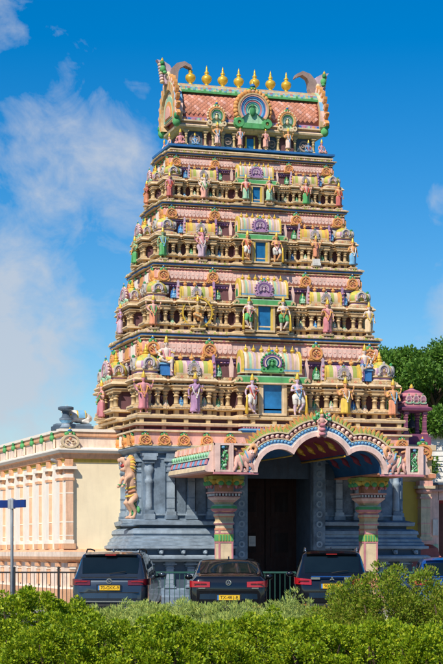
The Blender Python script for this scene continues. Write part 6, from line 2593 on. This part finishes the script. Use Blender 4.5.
# feathery grey-green plants in the middle
GF = 'feathery grey green plants behind the front hedge'
fe = [(112, 23.5, 600), (140, 24.5, 597), (168, 23.8, 598), (196, 24.6, 598), (222, 23.6, 599), (250, 24.4, 597), (276, 23.8, 595), (302, 24.4, 592), (128, 22.2, 610), (182, 22.0, 612), (236, 22.2, 611), (284, 22.0, 609)]
fdesc = ['below the dark blue grey car', 'below the offside of the dark blue grey car', 'at the gap between the first two cars', 'below the wing of the black saloon', 'below the number plate of the black saloon', 'below the rear lamp of the black saloon',
         'at the gap between saloon and off road car', 'next to the tall loose shrub', 'low down, behind the clipped bush under the dark blue grey car', 'low down, behind the clipped bush between two cars',
         'low down, behind the clipped bush under the saloon', 'low down, behind the rounded taller clipped bush']
for i, (u, d, v) in enumerate(fe):
    bush('feathery_plant', 'feathery grey green plant ' + fdesc[i], u, d, .36, .5, zt_at(v, d) - .10, 8000, .050, 'leaf_feather', 90 + i, GF, up=1.2, aspect=.22, rough=.2, cat='plant', freq=6, clumps=70, clump_r=.10)
# tall loose shrub on the right
GS = 'tall loose shrubs in front of the off road car'
sh = [(318, 21.0, 601, .36), (350, 20.5, 582, .42), (384, 20.0, 567, .52), (420, 20.3, 570, .52), (455, 19.8, 566, .55)]
sdesc = ['lowest loose shrub beside the feathery plants', 'loose olive green shrub below the off road car lamp', 'tall loose olive green shrub below the far porch column', 'tall loose olive green shrub below the ochre wall', 'tall loose olive green shrub in front of the blue hatchback']
for i, (u, d, v, rx) in enumerate(sh):
    bush('loose_shrub', sdesc[i], u, d, rx * .80, .62, zt_at(v, d) - .14, 21000, .033, 'leaf_loose', 130 + i, GS, up=.8, aspect=.5, rough=.20, freq=6, clumps=150, clump_r=.11)
# sprigs sticking out of the loose shrubs
# planting bed soil
sheet('planting_bed', band_quad(14, 30, 40), .012, 'soil')


def tree(u, depth, v_top, crown_r, label, n, seed, trunk_h=3.0):
    c = at(u, depth)
    t = empty('tree', (c.x, c.y, 0), -YAW)
    tag(t, label, 'tree', 'trees behind the temple')
    H_ = EYE + (HOR - v_top) * depth / F_PX
    rs = np.random.default_rng(seed)
    m = MB()
    m.tube([(0, 0, -.05), (.05, 0, trunk_h * .5), (0, .05, trunk_h), (.1, .0, H_ * .62), (.05, 0, H_ * .85)], [.34, .27, .22, .14, .04], 'bark', 10)
    tr = m.build('trunk', t)
    cl, rad = [], []
    lm = MB()
    for i in range(30):
        a = rs.uniform(0, 6.28)
        zz = rs.uniform(trunk_h * .9, H_ - .5)
        f = (zz - trunk_h) / (H_ - trunk_h)
        rmax = crown_r * (math.sin(math.pi * min(1, max(.08, .18 + f * .74))) ** .7)
        rr_ = rmax * rs.uniform(.35, .95)
        p = np.array([rr_ * math.cos(a), rr_ * math.sin(a), zz])
        cl.append(p)
        rad.append(rs.uniform(.55, 1.0) * crown_r * .36)
        lm.tube([(0.03, .02, max(trunk_h * .7, zz - rr_ * .8)), tuple(p * np.array([.5, .5, 1]) + np.array([0, 0, -rr_ * .25])), tuple(p)], [.09, .06, .02], 'bark', 6)
    lm.build('limbs', t)
    pts, nr = [], []
    per_ = n // len(cl)
    for p, r_ in zip(cl, rad):
        d = rs.normal(0, 1, (per_, 3))
        d /= np.linalg.norm(d, axis=1, keepdims=True)
        q = p + d * (r_ * (1 - .55 * rs.random((per_, 1)) ** 1.5)) * np.array([1, 1, .75]) * (1 + .25 * fnoise(d * 2 + p, seed, 2.5).reshape(-1, 1))
        pts.append(q)
        nr.append(d)
    leaf_cloud('crown', np.concatenate(pts), np.concatenate(nr), rs.uniform(.7, 1.3, per_ * len(cl)) * .15, 'leaf_tree', t, .6, .8, .3, .1)


tree(398, 80, 344, 2.6, 'broad green tree showing between tower and pink pavilion', 60000, 1)
tree(434, 78, 338, 3.0, 'taller green tree standing behind the white building', 70000, 2)
tree(474, 84, 330, 3.2, 'green tree at the far end of the row behind the white building', 40000, 3)
